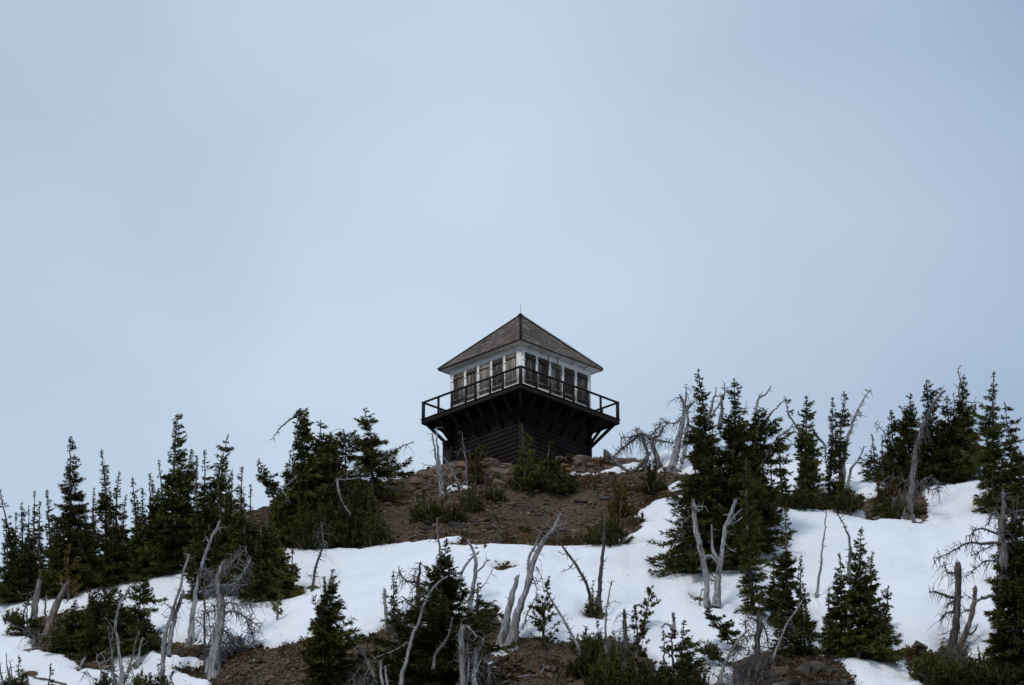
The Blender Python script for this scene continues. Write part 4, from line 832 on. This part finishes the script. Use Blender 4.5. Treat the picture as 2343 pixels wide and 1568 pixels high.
bush('rusty dead brush on top of the dome fir', (232, 1366), 36, 26, mat='rust_needles', dens=.4, loose=.3, well=False)
bush('low fir branches spreading over the snow', (350, 1486), 40, 22, dens=1.1)
bush('fir boughs hanging out over the snow beside the stumps', (26, 1420), 24, 24, dens=.8, loose=.1, well=False)
C('small fir tip at the lower edge of the snow', (44, 1590), (43, 1503), 22, 'cone', well=False)
C('little bent fir shoot beside the fallen log', (108, 1590), (117, 1520), 12, 'cone', well=False, dens=.8)
for cx, cy, hw_, h_, lb in [(326, 1580, 30, 44, 'loose pine scrub beside the foot of the rough double snag'), (365, 1592, 36, 52, 'loose pine scrub below the rough double snag'), (240, 1580, 26, 40, 'loose pine scrub among the bleached tangle'), (30, 1600, 60, 40, 'wide low scrub under the small fir tip'), (20, 1575, 24, 30, 'small scrub behind the dark dead sticks')]:
    bush(lb, (cx, cy), hw_, h_, mat='pine_needles', group='scrub in the lower snow', dens=.8, loose=.15)

# ------------------------------------------------------------------ dead trees
S = snag
S('slender twin grey snag beside the siding corner', [(9, 3, [(1011, 1134), (1006, 1090), (1000, 1040), (989, 992)]), (8, 2, [(1010, 1120), (1006, 1050), (1001, 1010), (998, 979)]), (7, 5, [(1052, 1128), (1043, 1100), (1030, 1072), (1014, 1046)]), (3, 1, [(1003, 1066), (985, 1066), (966, 1060)])], twigs=1.2)
S('thin grey snag rising out of the yellowish pine', [(6, 2, [(1070, 1110), (1068, 1050), (1062, 1020), (1057, 990)]), (2, 1, [(1063, 1022), (1054, 1030), (1045, 1046)]), (2, 1, [(1063, 1022), (1072, 1034)])], mat='grey_wood')
S('dead drooping tip hanging from the broken topped fir', [(6, 1.5, [(690, 948), (672, 952), (650, 968), (632, 986), (620, 1006)])], mat='grey_wood', twigs=4, twl=9, depth_of=(702, 1248), name='dead_branch', cat='branch')
S('bare dead limb pointing at the lookout deck', [(6, 1.5, [(870, 1052), (895, 1036), (920, 1020), (945, 1010)])], mat='grey_wood', twigs=3, twl=12, depth_of=(852, 1142), name='dead_branch', cat='branch', shag=.6)
S('pale peeled limb hanging down over the great clump', [(7, 2, [(771, 1096), (776, 1130), (788, 1156), (801, 1173)]), (4, 1.5, [(771, 1097), (800, 1095), (836, 1091)])], depth_of=(740, 1262), name='dead_branch', cat='branch', twigs=.8)
S('dead limb slanting off the great clump towards the curved fir', [(6, 2, [(678, 1090), (656, 1110), (638, 1128)])], mat='grey_wood', depth_of=(690, 1256), name='dead_branch', cat='branch', twigs=2)
S('reddish dead bough across the great clump', [(4, 1.5, [(832, 1062), (810, 1072), (780, 1090)])], mat='rusty_wood', depth_of=(800, 1256), name='dead_branch', cat='branch', twigs=3, shag=.5)
S('snapped grey stub on top of the round topped fir', [(7, 2, [(793, 1010), (788, 996), (786, 982)])], mat='grey_wood', depth_of=(792, 1220), name='dead_branch', cat='branch', twigs=2, shag=1)
S('bare leaning snag in front of the great clump', [(9, 3, [(702, 1252), (692, 1208), (676, 1168), (650, 1128)]), (2.5, 1, [(692, 1205), (680, 1208), (676, 1222)]), (2, 1, [(697, 1228), (688, 1236), (684, 1250)])])
S('shaggy topped dark snag curving up from the snow', [(7, 4, [(715, 1347), (722, 1300), (732, 1262), (740, 1240), (734, 1194)]), (3, 1.5, [(735, 1200), (746, 1198)]), (3, 1.5, [(737, 1220), (722, 1216)])], mat='dark_wood', twigs=2, shag=.6, twl=16)
S('tall clean silver snag leaning out of the thicket', [(15, 4, [(436, 1470), (446, 1402), (460, 1308), (478, 1236), (503, 1192)]), (4, 1.5, [(484, 1224), (495, 1216), (510, 1206)]), (3, 1, [(474, 1240), (471, 1228), (470, 1222)]), (4, 1.5, [(456, 1355), (470, 1345), (482, 1335)])], twigs=.6)
S('massive gnarled silver snag with a hooked lower limb', [(30, 9, [(490, 1542), (494, 1477), (506, 1415), (503, 1378), (495, 1338), (505, 1296)]), (11, 3, [(496, 1340), (527, 1338), (557, 1308), (574, 1279)]), (6, 2, [(512, 1306), (536, 1280), (560, 1259)]), (14, 4, [(474, 1542), (480, 1506), (517, 1479), (530, 1462), (550, 1457), (552, 1477), (532, 1514)]),
   (6, 2, [(512, 1404), (540, 1402), (562, 1410), (594, 1434)]), (4, 1.5, [(562, 1411), (572, 1440), (587, 1474)]), (5, 2, [(497, 1345), (482, 1318), (470, 1300)]), (4, 1.5, [(500, 1395), (470, 1402), (452, 1420)]), (4, 1.5, [(498, 1430), (478, 1434), (460, 1428)]), (5, 1.5, [(508, 1385), (530, 1378), (548, 1384), (572, 1384)]), (4, 1.5, [(504, 1365), (532, 1352), (545, 1330)]), (4, 1.5, [(500, 1440), (520, 1452), (512, 1470)])], twigs=5, shag=2.2, twl=24)
S('thin dark stem behind the gnarled snag', [(7, 3, [(470, 1520), (468, 1440), (467, 1370), (470, 1300)])], mat='dark_wood', twigs=1.6, shag=.4)
S('rough grey snag with a second stem pressed to its side', [(11, 5, [(372, 1552), (376, 1470), (391, 1414), (416, 1345), (431, 1271)]), (13, 6, [(386, 1500), (393, 1450), (404, 1400), (419, 1356)]), (3, 1, [(398, 1395), (380, 1382), (362, 1384)]), (3, 1, [(396, 1400), (385, 1410), (370, 1405)])], twigs=2, shag=.35)
S('pale crooked snag in front of the dark clump', [(10, 4, [(277, 1580), (272, 1491), (268, 1439), (270, 1407), (280, 1376), (297, 1342)])], twigs=1.6)
S('upright broken grey stump beside the leaning stump', [(17, 11, [(80, 1452), (78, 1420), (80, 1380), (90, 1330)]), (5, 2, [(78, 1365), (62, 1380), (48, 1420), (16, 1446)]), (3, 1, [(80, 1352), (60, 1358), (46, 1358)])], mat='grey_wood', twigs=1)
S('thick leaning stump with an orange scar', [(24, 12, [(107, 1464), (115, 1430), (126, 1396), (140, 1364), (152, 1340)]), (4, 2, [(148, 1345), (140, 1334), (138, 1330)]), (4, 1.5, [(152, 1345), (158, 1360), (152, 1380)])], mat='rusty_wood', twigs=1.5)
S('short grey stick between the two broken stumps', [(6, 4, [(106, 1420), (104, 1395), (106, 1364)])], mat='grey_wood', twigs=.5)
S('thin forked grey stem beside the crooked snag', [(7, 3, [(262, 1580), (255, 1520), (252, 1470), (247, 1434)]), (3, 1, [(253, 1478), (256, 1440), (240, 1412)]), (3, 1, [(254, 1495), (262, 1470), (268, 1460)])], mat='grey_wood', twigs=2)
S('leaning grey stick behind the crooked snag', [(6, 3, [(296, 1534), (304, 1500), (310, 1470), (318, 1446)])], mat='grey_wood')
S('short pale snag beside the leaning grey stick', [(7, 3, [(314, 1524), (318, 1500), (322, 1478), (326, 1460)])])
S('pale log propped on the snow', [(9, 6, [(178, 1534), (196, 1506), (211, 1480)]), (5, 2, [(211, 1480), (214, 1470), (217, 1456)])], fallen=True, name='fallen_log', cat='log', twigs=.5)
S('arched grey log beside the propped pale log', [(6, 9, [(206, 1474), (222, 1482), (236, 1494), (248, 1506)])], mat='grey_wood', fallen=True, name='fallen_log', cat='log', twigs=.8)
S('low grey log melting out at the foot of the stumps', [(4, 6, [(64, 1491), (84, 1482), (115, 1486)])], mat='grey_wood', fallen=True, name='fallen_log', cat='log', twigs=1)
S('dark dead stick at the corner of the lower snow', [(6, 2, [(27, 1585), (20, 1540), (14, 1494)]), (4, 1.5, [(24, 1556), (27, 1530), (20, 1510)])], mat='grey_wood', twigs=1.5)
S('dark dead sapling next to the small fir tip', [(7, 3, [(10, 1600), (4, 1560), (0, 1520)])], mat='grey_wood', twigs=1.5)
S('long thin dead log lying on the lower snow', [(4, 7, [(72, 1546), (100, 1554), (150, 1566)])], mat='grey_wood', fallen=True, name='fallen_log', cat='log', twigs=.6)
S('tangle of bleached branches below the crooked snag', [(6, 2, [(230, 1570), (232, 1530), (222, 1500), (240, 1490)]), (5, 2, [(232, 1536), (262, 1560), (275, 1585)]), (4, 1.5, [(228, 1516), (250, 1505), (258, 1490)]), (4, 1.5, [(206, 1548), (196, 1535), (182, 1560)])], twigs=2.5, shag=.3)
# foreground middle
S('pale snag leaning down the brown bank', [(11, 4, [(866, 1580), (849, 1531), (825, 1489), (795, 1452), (755, 1414)]), (3, 1, [(838, 1512), (820, 1530), (806, 1556)]), (3, 1, [(846, 1528), (834, 1545), (826, 1572)])], twigs=1.2, shag=.25)
S('split grey stub beside the pale leaning snag', [(9, 5, [(878, 1640), (872, 1550), (869, 1514)]), (8, 4, [(890, 1640), (885, 1555), (881, 1526)])], twigs=.8)
S('squared off grey stub beside the sparse thin fir', [(9, 7, [(884, 1444), (882, 1400), (880, 1352)])], twigs=1.4)
S('dark snag with curled bleached roots up in its crown', [(14, 4, [(952, 1420), (954, 1376), (957, 1330), (961, 1288)]), (6, 2, [(955, 1334), (930, 1330), (918, 1316), (911, 1298)]), (6, 2, [(955, 1334), (976, 1338), (1000, 1330)]), (5, 2, [(954, 1362), (940, 1376), (920, 1364)]), (5, 1.5, [(952, 1392), (935, 1380), (922, 1374)]), (4, 1.5, [(955, 1378), (968, 1360), (968, 1345)]), (5, 2, [(940, 1440), (912, 1470), (893, 1425)]), (3, 1, [(952, 1340), (948, 1318), (950, 1300)])], mat='dark_wood', twigs=3, shag=1.8, twl=16)
S('long grey snag leaning across the great dark fir', [(13, 3, [(898, 1640), (932, 1478), (946, 1437), (967, 1384), (999, 1339), (1021, 1320)]), (4, 1.5, [(934, 1470), (900, 1490), (856, 1505)]), (3, 1, [(960, 1398), (976, 1370), (968, 1350)])], mat='silver_wood', twigs=.9)
S('dead grey pole standing in the top of the great fir', [(8, 3, [(1006, 1380), (1006, 1299), (1003, 1240), (1000, 1186)]), (2, 1, [(1003, 1240), (995, 1232), (988, 1226)])], mat='grey_wood', depth_of=(1018, 1572), twigs=.6)
S('forked silver snag behind the great dark fir', [(12, 5, [(1074, 1400), (1079, 1350), (1090, 1300), (1088, 1268), (1071, 1240)]), (6, 3, [(1088, 1312), (1104, 1295), (1119, 1281)]), (3, 1, [(1092, 1352), (1112, 1332), (1127, 1304)])], twigs=1)
S('slanting dead branch beside the forked silver snag', [(7, 4, [(1050, 1330), (1062, 1298), (1078, 1276), (1094, 1263)])], twigs=.6, base=(1052, 1400), depth_of=(1052, 1400))
S('weathered hollow trunk with a hooked top in front of the great fir', [(17, 12, [(1053, 1650), (1056, 1540), (1056, 1480), (1058, 1440)]), (9, 3, [(1057, 1446), (1066, 1436), (1078, 1444), (1090, 1456)]), (13, 8, [(1084, 1590), (1086, 1540), (1088, 1490)]), (6, 2, [(1090, 1540), (1098, 1516), (1112, 1510), (1118, 1525), (1116, 1560)]), (5, 2, [(1066, 1580), (1072, 1520), (1068, 1470)]), (4, 1.5, [(1088, 1496), (1100, 1478), (1108, 1458)])], twigs=2.6, shag=1.8, twl=18)
S('dead crooked limb inside the great dark fir', [(9, 3, [(992, 1530), (1000, 1490), (1022, 1460), (1034, 1414)])], mat='grey_wood', depth_of=(1005, 1640), twigs=1.2, name='dead_branch', cat='branch')
S('big silver snag leaning over the snow with a forked top', [(25, 5, [(1168, 1482), (1184, 1416), (1202, 1363), (1213, 1320), (1223, 1283), (1242, 1245), (1271, 1203), (1282, 1176)]), (9, 3, [(1211, 1322), (1207, 1277), (1222, 1245), (1237, 1216)]), (3, 1, [(1268, 1206), (1285, 1200), (1296, 1192)]), (6, 2, [(1196, 1440), (1208, 1400), (1222, 1372), (1230, 1360)]), (4, 1.5, [(1215, 1312), (1226, 1340), (1230, 1362), (1240, 1368)]), (4, 1.5, [(1212, 1330), (1226, 1334), (1232, 1328)]), (3, 1, [(1226, 1296), (1238, 1320), (1244, 1352)])], twigs=2, shag=.2, twl=12)
S('thick split stump leaning beside the big silver snag', [(26, 9, [(1146, 1480), (1158, 1416), (1170, 1363), (1182, 1324)])], twigs=1)
S('grey pole leaning downhill from the young pine', [(11, 4, [(1344, 1535), (1317, 1470), (1290, 1424), (1258, 1368)])], twigs=2.2, twl=16)
S('dark snag bowing away from its upright partner', [(10, 3, [(1351, 1408), (1345, 1360), (1335, 1323), (1301, 1268), (1267, 1224)]), (2, 1, [(1300, 1268), (1288, 1268), (1278, 1264)]), (3, 1, [(1312, 1288), (1298, 1302), (1282, 1308)])], mat='dark_wood', twigs=2.2)
S('upright dark snag partnered with the bowing one', [(12, 4, [(1373, 1412), (1369, 1352), (1375, 1290), (1380, 1240), (1386, 1186)])], mat='dark_wood', twigs=2.4, twl=14)
S('long pale dead branch lying on the soil', [(7, 3, [(1130, 1572), (1180, 1552), (1242, 1544)]), (3, 1, [(1236, 1544), (1248, 1524), (1262, 1530), (1290, 1536)])], fallen=True, name='fallen_log', cat='log', twigs=1.5)
S('thin pale pole in front of the pine scrub', [(7, 3, [(1386, 1500), (1386, 1420), (1392, 1370), (1399, 1330)]), (2, 1, [(1390, 1390), (1402, 1378), (1420, 1382)])], twigs=1)
S('dark broken stump hung with dead twigs', [(12, 8, [(1431, 1500), (1430, 1460), (1429, 1430), (1427, 1402)])], mat='dark_wood', twigs=3, shag=2.2, twl=18)
S('bleached splintered tip of the broken topped fir', [(9, 4, [(1540, 1460), (1540, 1430), (1538, 1404)]), (7, 3, [(1540, 1440), (1526, 1428), (1514, 1436)])], depth_of=(1540, 1586), twigs=1.5, name='dead_branch', cat='branch')
# beyond the lookout
S('gnarled snag with a ball of tangled branches', [(12, 8, [(1508, 1068), (1500, 1040), (1490, 1010)]), (9, 6, [(1470, 1070), (1480, 1046), (1478, 1025), (1470, 1005)]), (8, 3, [(1488, 1004), (1470, 992), (1453, 1003), (1425, 1025), (1404, 1043)]), (4, 1.5, [(1470, 995), (1445, 998), (1420, 1000)]), (5, 2, [(1484, 998), (1500, 985), (1512, 968)]), (7, 2, [(1488, 1002), (1508, 995), (1524, 968)]), (5, 2, [(1492, 1006), (1515, 1010), (1540, 1015), (1570, 1022)]), (5, 2, [(1466, 1002), (1458, 985), (1455, 980)])], mat='grey_wood', twigs=5, shag=2.2, twl=16)
S('grey log with a raised end on the stony crest', [(6, 9, [(1383, 1028), (1404, 1052), (1431, 1076), (1452, 1074), (1478, 1046)])], mat='grey_wood', name='fallen_log', cat='log', base=(1440, 1080), twigs=1)
S('antler topped silver snag next to the tight cluster', [(17, 10, [(1534, 1078), (1542, 1045), (1550, 1018), (1558, 975), (1566, 938)]), (8, 3, [(1566, 940), (1560, 918), (1553, 903)]), (5, 1.5, [(1564, 935), (1568, 910), (1569, 879)]), (3, 1, [(1556, 908), (1548, 908), (1540, 914)]), (6, 2, [(1557, 954), (1545, 965), (1528, 966), (1514, 957)]), (6, 2, [(1570, 938), (1582, 925), (1594, 915)]), (9, 4, [(1562, 1060), (1570, 1000), (1574, 960), (1570, 930)]), (4, 1.5, [(1545, 1000), (1562, 990), (1575, 995)])], twigs=3, shag=.8, twl=12)
S('bleached forked tips beside the thin ragged fir top', [(10, 2, [(1620, 985), (1623, 950), (1632, 915), (1638, 887)]), (6, 2, [(1626, 955), (1640, 935), (1650, 910)]), (3, 1, [(1634, 905), (1650, 906), (1668, 905)])], depth_of=(1600, 1300), twigs=2)
S('thick pale stub behind the tall sparse topped fir', [(14, 6, [(1645, 980), (1648, 940), (1652, 908)]), (4, 1.5, [(1655, 915), (1658, 890), (1657, 876)])], depth_of=(1660, 1270), twigs=2, mat='grey_wood')
S('dead limb curling over open sky from the tight cluster', [(4, 1.5, [(1684, 930), (1700, 934), (1712, 933)]), (2, 1, [(1700, 934), (1708, 946)])], depth_of=(1668, 1290), mat='grey_wood', twigs=1.5, name='dead_branch', cat='branch')
S('bleached antlers above the blunt topped fir', [(8, 3, [(1724, 960), (1728, 930), (1736, 908), (1750, 900), (1763, 884)]), (2, 1, [(1736, 908), (1740, 902), (1744, 903)]), (6, 2, [(1748, 965), (1760, 945), (1776, 930), (1793, 916)]), (2, 1, [(1734, 930), (1748, 938), (1754, 950)])], depth_of=(1734, 1260), twigs=2)
S('spreading dead limbs between the cluster and the many tipped fir', [(7, 3, [(1778, 1006), (1790, 992), (1806, 982), (1815, 968)]), (5, 2, [(1790, 992), (1815, 988), (1832, 990)]), (4, 1.5, [(1786, 1000), (1800, 1003), (1810, 1010)])], depth_of=(1790, 1158), twigs=1.5)
S('pale arched branch low in the tight cluster', [(6, 3, [(1728, 1092), (1736, 1070), (1752, 1045), (1766, 1034)])], depth_of=(1730, 1270), name='dead_branch', cat='branch', twigs=2, shag=.3)
S('brown dead bough hanging on the broad cluster fir', [(4, 1.5, [(1580, 1180), (1565, 1200), (1554, 1226)])], mat='rusty_wood', depth_of=(1570, 1330), name='dead_branch', cat='branch', twigs=4, shag=1)
S('two trunked silver snag on the snow before the tight cluster', [(15, 9, [(1620, 1388), (1613, 1309), (1602, 1251), (1590, 1203), (1587, 1155)]), (18, 6, [(1638, 1390), (1646, 1309), (1654, 1251), (1664, 1197), (1683, 1146)]), (6, 3, [(1666, 1202), (1686, 1176), (1699, 1162)]), (6, 2, [(1662, 1200), (1686, 1192), (1704, 1178)]), (9, 7, [(1612, 1300), (1614, 1275), (1626, 1268), (1642, 1288)]), (8, 4, [(1644, 1286), (1630, 1262), (1627, 1232), (1628, 1203)]), (5, 2, [(1588, 1160), (1602, 1160), (1614, 1159)]), (4, 2, [(1590, 1160), (1596, 1172), (1600, 1166)]), (5, 2, [(1640, 1324), (1620, 1308), (1598, 1301)]), (3, 1, [(1640, 1328), (1610, 1326), (1579, 1337)]), (4, 1.5, [(1656, 1242), (1668, 1256), (1684, 1262)]), (3, 1, [(1672, 1180), (1660, 1176), (1654, 1178)]), (3, 1, [(1660, 1215), (1672, 1220), (1680, 1222)])], twigs=1.8, twl=12, well=True)
S('small dead sticks beside the two trunked snag', [(3, 1.5, [(1600, 1376), (1602, 1356), (1608, 1346)]), (3, 1.5, [(1590, 1376), (1582, 1366), (1574, 1356)])], mat='grey_wood', twigs=2)
S('straight bare pole standing alone in the snow', [(7, 2.5, [(1869, 1364), (1875, 1300), (1882, 1230), (1891, 1167)])], mat='silver_wood', twigs=.8, twl=10)
S('curved dead pole above its fir group', [(9, 3, [(1941, 1330), (1940, 1251), (1932, 1211), (1916, 1177)]), (6, 3, [(1944, 1300), (1946, 1275), (1948, 1256)])], mat='grey_wood', depth_of=(1930, 1500), twigs=1.6)
S('thin silver pole leaning across the small firs', [(7, 3, [(1767, 1514), (1779, 1470), (1798, 1427), (1822, 1392), (1846, 1360)])], twigs=1, shag=.4)
S('torn upright stump wrapped in dead roots', [(17, 12, [(1727, 1556), (1730, 1500), (1734, 1450), (1738, 1416)]), (6, 2, [(1737, 1424), (1748, 1428), (1752, 1445), (1756, 1470)]), (4, 1.5, [(1736, 1420), (1716, 1412), (1700, 1428)]), (4, 1.5, [(1733, 1450), (1712, 1456), (1694, 1470)])], mat='dark_wood', twigs=3, shag=2.6, twl=18)
S('pale leaning stem with a forked crown of dead twigs', [(9, 3, [(1645, 1570), (1655, 1530), (1668, 1508), (1690, 1466), (1712, 1440)]), (5, 2, [(1672, 1500), (1690, 1490), (1706, 1462)]), (3, 1, [(1652, 1545), (1666, 1552), (1680, 1548)])], mat='silver_wood', twigs=2.5, shag=1.0, twl=16)
S('tall leaning silver snag on the crest between slender firs', [(14, 2, [(1920, 1138), (1926, 1060), (1932, 1018), (1950, 965), (1971, 919), (1991, 891)]), (3, 1, [(1930, 1040), (1905, 1030), (1882, 1020)]), (2, 1, [(1958, 950), (1968, 948), (1972, 950)])], twigs=3, twl=14)
S('lesser leaning snag at the side of the tall crest snag', [(9, 3, [(1936, 1136), (1944, 1090), (1950, 1066), (1966, 1048), (1976, 1022)])], twigs=1.6)
S('grey arched limb joining the firs on the crest', [(7, 3, [(1862, 988), (1876, 1004), (1886, 1020), (1888, 1050)])], mat='grey_wood', depth_of=(1870, 1155), name='dead_branch', cat='branch', twigs=1.5)
S('great crest snag with a beard of dead twigs', [(20, 4, [(2074, 1186), (2082, 1120), (2092, 1046), (2106, 992), (2120, 957), (2138, 919), (2161, 894)]), (4, 1.5, [(2088, 1108), (2110, 1108), (2130, 1118), (2146, 1112)]), (3, 1, [(2096, 1108), (2120, 1094), (2140, 1098), (2148, 1120)]), (3, 1, [(2080, 1098), (2060, 1096), (2036, 1090)]), (4, 1.5, [(2072, 1150), (2060, 1134), (2044, 1140)])], mat='grey_wood', twigs=3, shag=1.4, twl=16)
S('bare forked limb at the low end of the crest row', [(6, 2, [(2052, 1040), (2034, 1010), (2018, 984), (2003, 968)]), (2, 1, [(2012, 978), (2004, 980), (2000, 974)])], depth_of=(2050, 1106), twigs=1.6)
S('curled dark root on the snow below the great crest snag', [(6, 4, [(2089, 1178), (2092, 1192), (2102, 1198), (2114, 1191)])], mat='grey_wood', name='fallen_log', cat='root', twigs=.6, base=(2094, 1196))
S('orange broken log end under the olive bush', [(9, 3, [(1996, 1188), (2014, 1180), (2030, 1166)])], mat='rusty_wood', fallen=True, name='fallen_log', cat='log', twigs=.6)
S('crooked dead tip over the crest fir', [(5, 2, [(2200, 930), (2194, 890), (2196, 870), (2190, 852), (2196, 838)]), (2, 1, [(2194, 890), (2186, 884), (2182, 878)])], mat='grey_wood', depth_of=(2206, 1086), twigs=2, twl=8)
S('straight dead spike among the crest firs', [(5, 2, [(2182, 1000), (2181, 950), (2180, 900)])], mat='grey_wood', depth_of=(2186, 1094), twigs=2, twl=7)
S('dead bough reaching out from the crest row over open sky', [(3, 1, [(2212, 920), (2230, 920), (2246, 922)])], mat='grey_wood', depth_of=(2206, 1086), twigs=1, name='dead_branch', cat='branch')
S('dead grey stem arching beside the crest fir end', [(7, 3, [(2240, 1075), (2236, 1030), (2226, 1005), (2214, 980)])], mat='grey_wood', twigs=3, shag=.8, base=(2240, 1086))
S('bleached trunk behind the shaggy grey green fir', [(20, 8, [(2338, 1160), (2334, 1100), (2328, 1060), (2316, 1022)]), (8, 3, [(2332, 1080), (2342, 1050), (2356, 1036)])], twigs=1.5, shag=.3)
S('clawed grey snag with long limbs over the snow', [(24, 9, [(2296, 1330), (2292, 1283), (2291, 1243), (2292, 1203), (2296, 1130)]), (8, 2, [(2288, 1243), (2250, 1242), (2210, 1244), (2172, 1262), (2135, 1277)]), (6, 2, [(2282, 1222), (2258, 1212), (2231, 1209), (2220, 1222), (2210, 1226)]), (5, 2, [(2284, 1282), (2250, 1290), (2228, 1304), (2210, 1318)]), (8, 3, [(2286, 1200), (2280, 1176), (2268, 1172), (2260, 1200)]), (6, 2, [(2298, 1190), (2310, 1175), (2342, 1166)]), (5, 2, [(2300, 1255), (2320, 1264), (2345, 1276)]), (4, 1.5, [(2270, 1246), (2252, 1256), (2222, 1271)])], mat='grey_wood', depth_of=(2300, 1568), twigs=3, shag=1.0, twl=20)
S('long pale bough lying across the massive dark fir', [(9, 5, [(2244, 1368), (2270, 1362), (2310, 1365), (2350, 1352)]), (5, 2, [(2246, 1368), (2232, 1378), (2222, 1368), (2204, 1356)])], depth_of=(2300, 1568), name='dead_branch', cat='branch', twigs=2.5)
S('shaggy dark stump with one limb pointing over the snow', [(19, 15, [(2176, 1488), (2186, 1420), (2191, 1360), (2190, 1300)]), (8, 2, [(2184, 1366), (2160, 1360), (2127, 1353)]), (6, 2, [(2188, 1400), (2166, 1402), (2150, 1418)]), (5, 2, [(2184, 1312), (2166, 1308), (2158, 1286)]), (6, 2, [(2186, 1370), (2172, 1380), (2164, 1390)])], mat='dark_wood', twigs=3.5, shag=2.0, twl=14)
S('rust streaked stump leaning against the shaggy stump', [(18, 8, [(2188, 1494), (2200, 1464), (2223, 1403), (2231, 1346)]), (7, 3, [(2206, 1452), (2224, 1446), (2236, 1428)]), (6, 2, [(2222, 1398), (2206, 1398), (2190, 1408)])], mat='rusty_wood', twigs=2.4)

def heap(label, c, hw, h, n, seed):
    rr = random.Random(seed); X, Y = c; L_ = []
    for q in range(n):
        x0 = X + rr.uniform(-.6, .6) * hw; x1 = x0 + rr.uniform(-.9, .9) * hw; y1 = Y - rr.uniform(.3, 1) * h
        L_.append((rr.uniform(2.5, 5), 1, [(x0, Y + rr.uniform(-2, 4)), ((x0 + x1) / 2 + rr.uniform(-.2, .2) * hw, (Y + y1) / 2 - rr.uniform(0, .2) * h), (x1, y1)]))
    S(label, L_, mat=rr.choice(('grey_wood', 'silver_wood')), name='branch_heap', cat='branches', twigs=3, shag=.7, twl=14, jit=.2, well=False)
heap('heap of dead grey branches round the hooked hollow trunk', (1104, 1590), 34, 62, 9, 1)
heap('dead branches piled against the torn upright stump', (1712, 1560), 42, 84, 11, 2)
heap('tangle of dead branches beside the bleached tangle', (262, 1576), 40, 70, 9, 3)
heap('dead branches hanging round the thin pale pole', (1412, 1520), 34, 76, 9, 4)
heap('dead branches at the foot of the sparse thin fir', (922, 1470), 36, 70, 10, 5)
heap('broken branches under the gnarled silver snag', (520, 1500), 44, 70, 10, 6)
heap('broken limbs at the foot of the upright broken stump', (96, 1476), 36, 44, 8, 7)
heap('dead branches spread under the shaggy dark stump', (2196, 1520), 44, 70, 9, 8)
heap('dead twigs between the pale leaning stem and the rocks', (1678, 1590), 36, 70, 8, 9)
heap('dead twigs beside the split grey stub', (836, 1590), 30, 54, 8, 10)

# ------------------------------------------------------------------ snow, with hollows round the stems
SD2, T2 = snow_field(WELLS)
T2 = T2 + np.where(SD2 > 0, .05 * fbm(sx, sy, .9, 3) * np.clip(SD2 / 15, 0, 1), 0)
vis = SD2 > -9
keep = vis[:-1, :-1] | vis[1:, :-1] | vis[1:, 1:] | vis[:-1, 1:]
dirt = np.clip(1 - SD2 / 10., 0, 1) * .5 * np.clip(.6 + 1.5 * fbm(sx, sy, 1.3, 3), 0, 1)
snow = link('snow', grid_mesh('snow', sx, sy, sz + T2, keep, {'dirt': dirt}), 'snow'); tag(snow, kind='structure')

# needles, cones and bark flakes lying on the snow, thickest below the stems
SNT = sz + T2; lx, ly = [], []
for (X, Y, hw_, hh_) in WELLS:
    q = ground_at(X, Y); n_ = int(10 + hw_ * .5); lx.append(q[0] + RNG.normal(0, hw_ / 52 * 1.5 + .2, n_)); ly.append(q[1] + RNG.normal(-.5, 1.0, n_))
lx.append(RNG.uniform(-23, 23, 900)); ly.append(RNG.uniform(-38, 0, 900)); lx = np.concatenate(lx); ly = np.concatenate(ly)
ok = (np.abs(lx) < 24.5) & (ly > -41) & (ly < 5); lx, ly = lx[ok], ly[ok]
i_ = ((lx - sx[0, 0]) / .13).astype(int); j_ = ((ly - sy[0, 0]) / .13).astype(int); ok = SD2[i_, j_] > 1; lx, ly = lx[ok], ly[ok]
TS = ZZ.copy(); TS[FX0:FX1, FY0:FY1] = SNT; lp = np.stack([lx, ly, bil(TS, lx, ly) + .006], 1); N = len(lp)
V, F, T = blades(lp, unit(RNG.normal(0, 1, (N, 3)) * np.array([1, 1, .5]) + np.array([0, .6, .5])), RNG.uniform(.02, .085, N), .03, RNG.uniform(0, .6, N), RNG, 1, .2)
lit = link('needle_litter', mesh_np('needle_litter', V, F, T), 'rust_needles'); tag(lit, 'dark needles and bark flakes scattered over the snow', 'litter', kind='stuff')
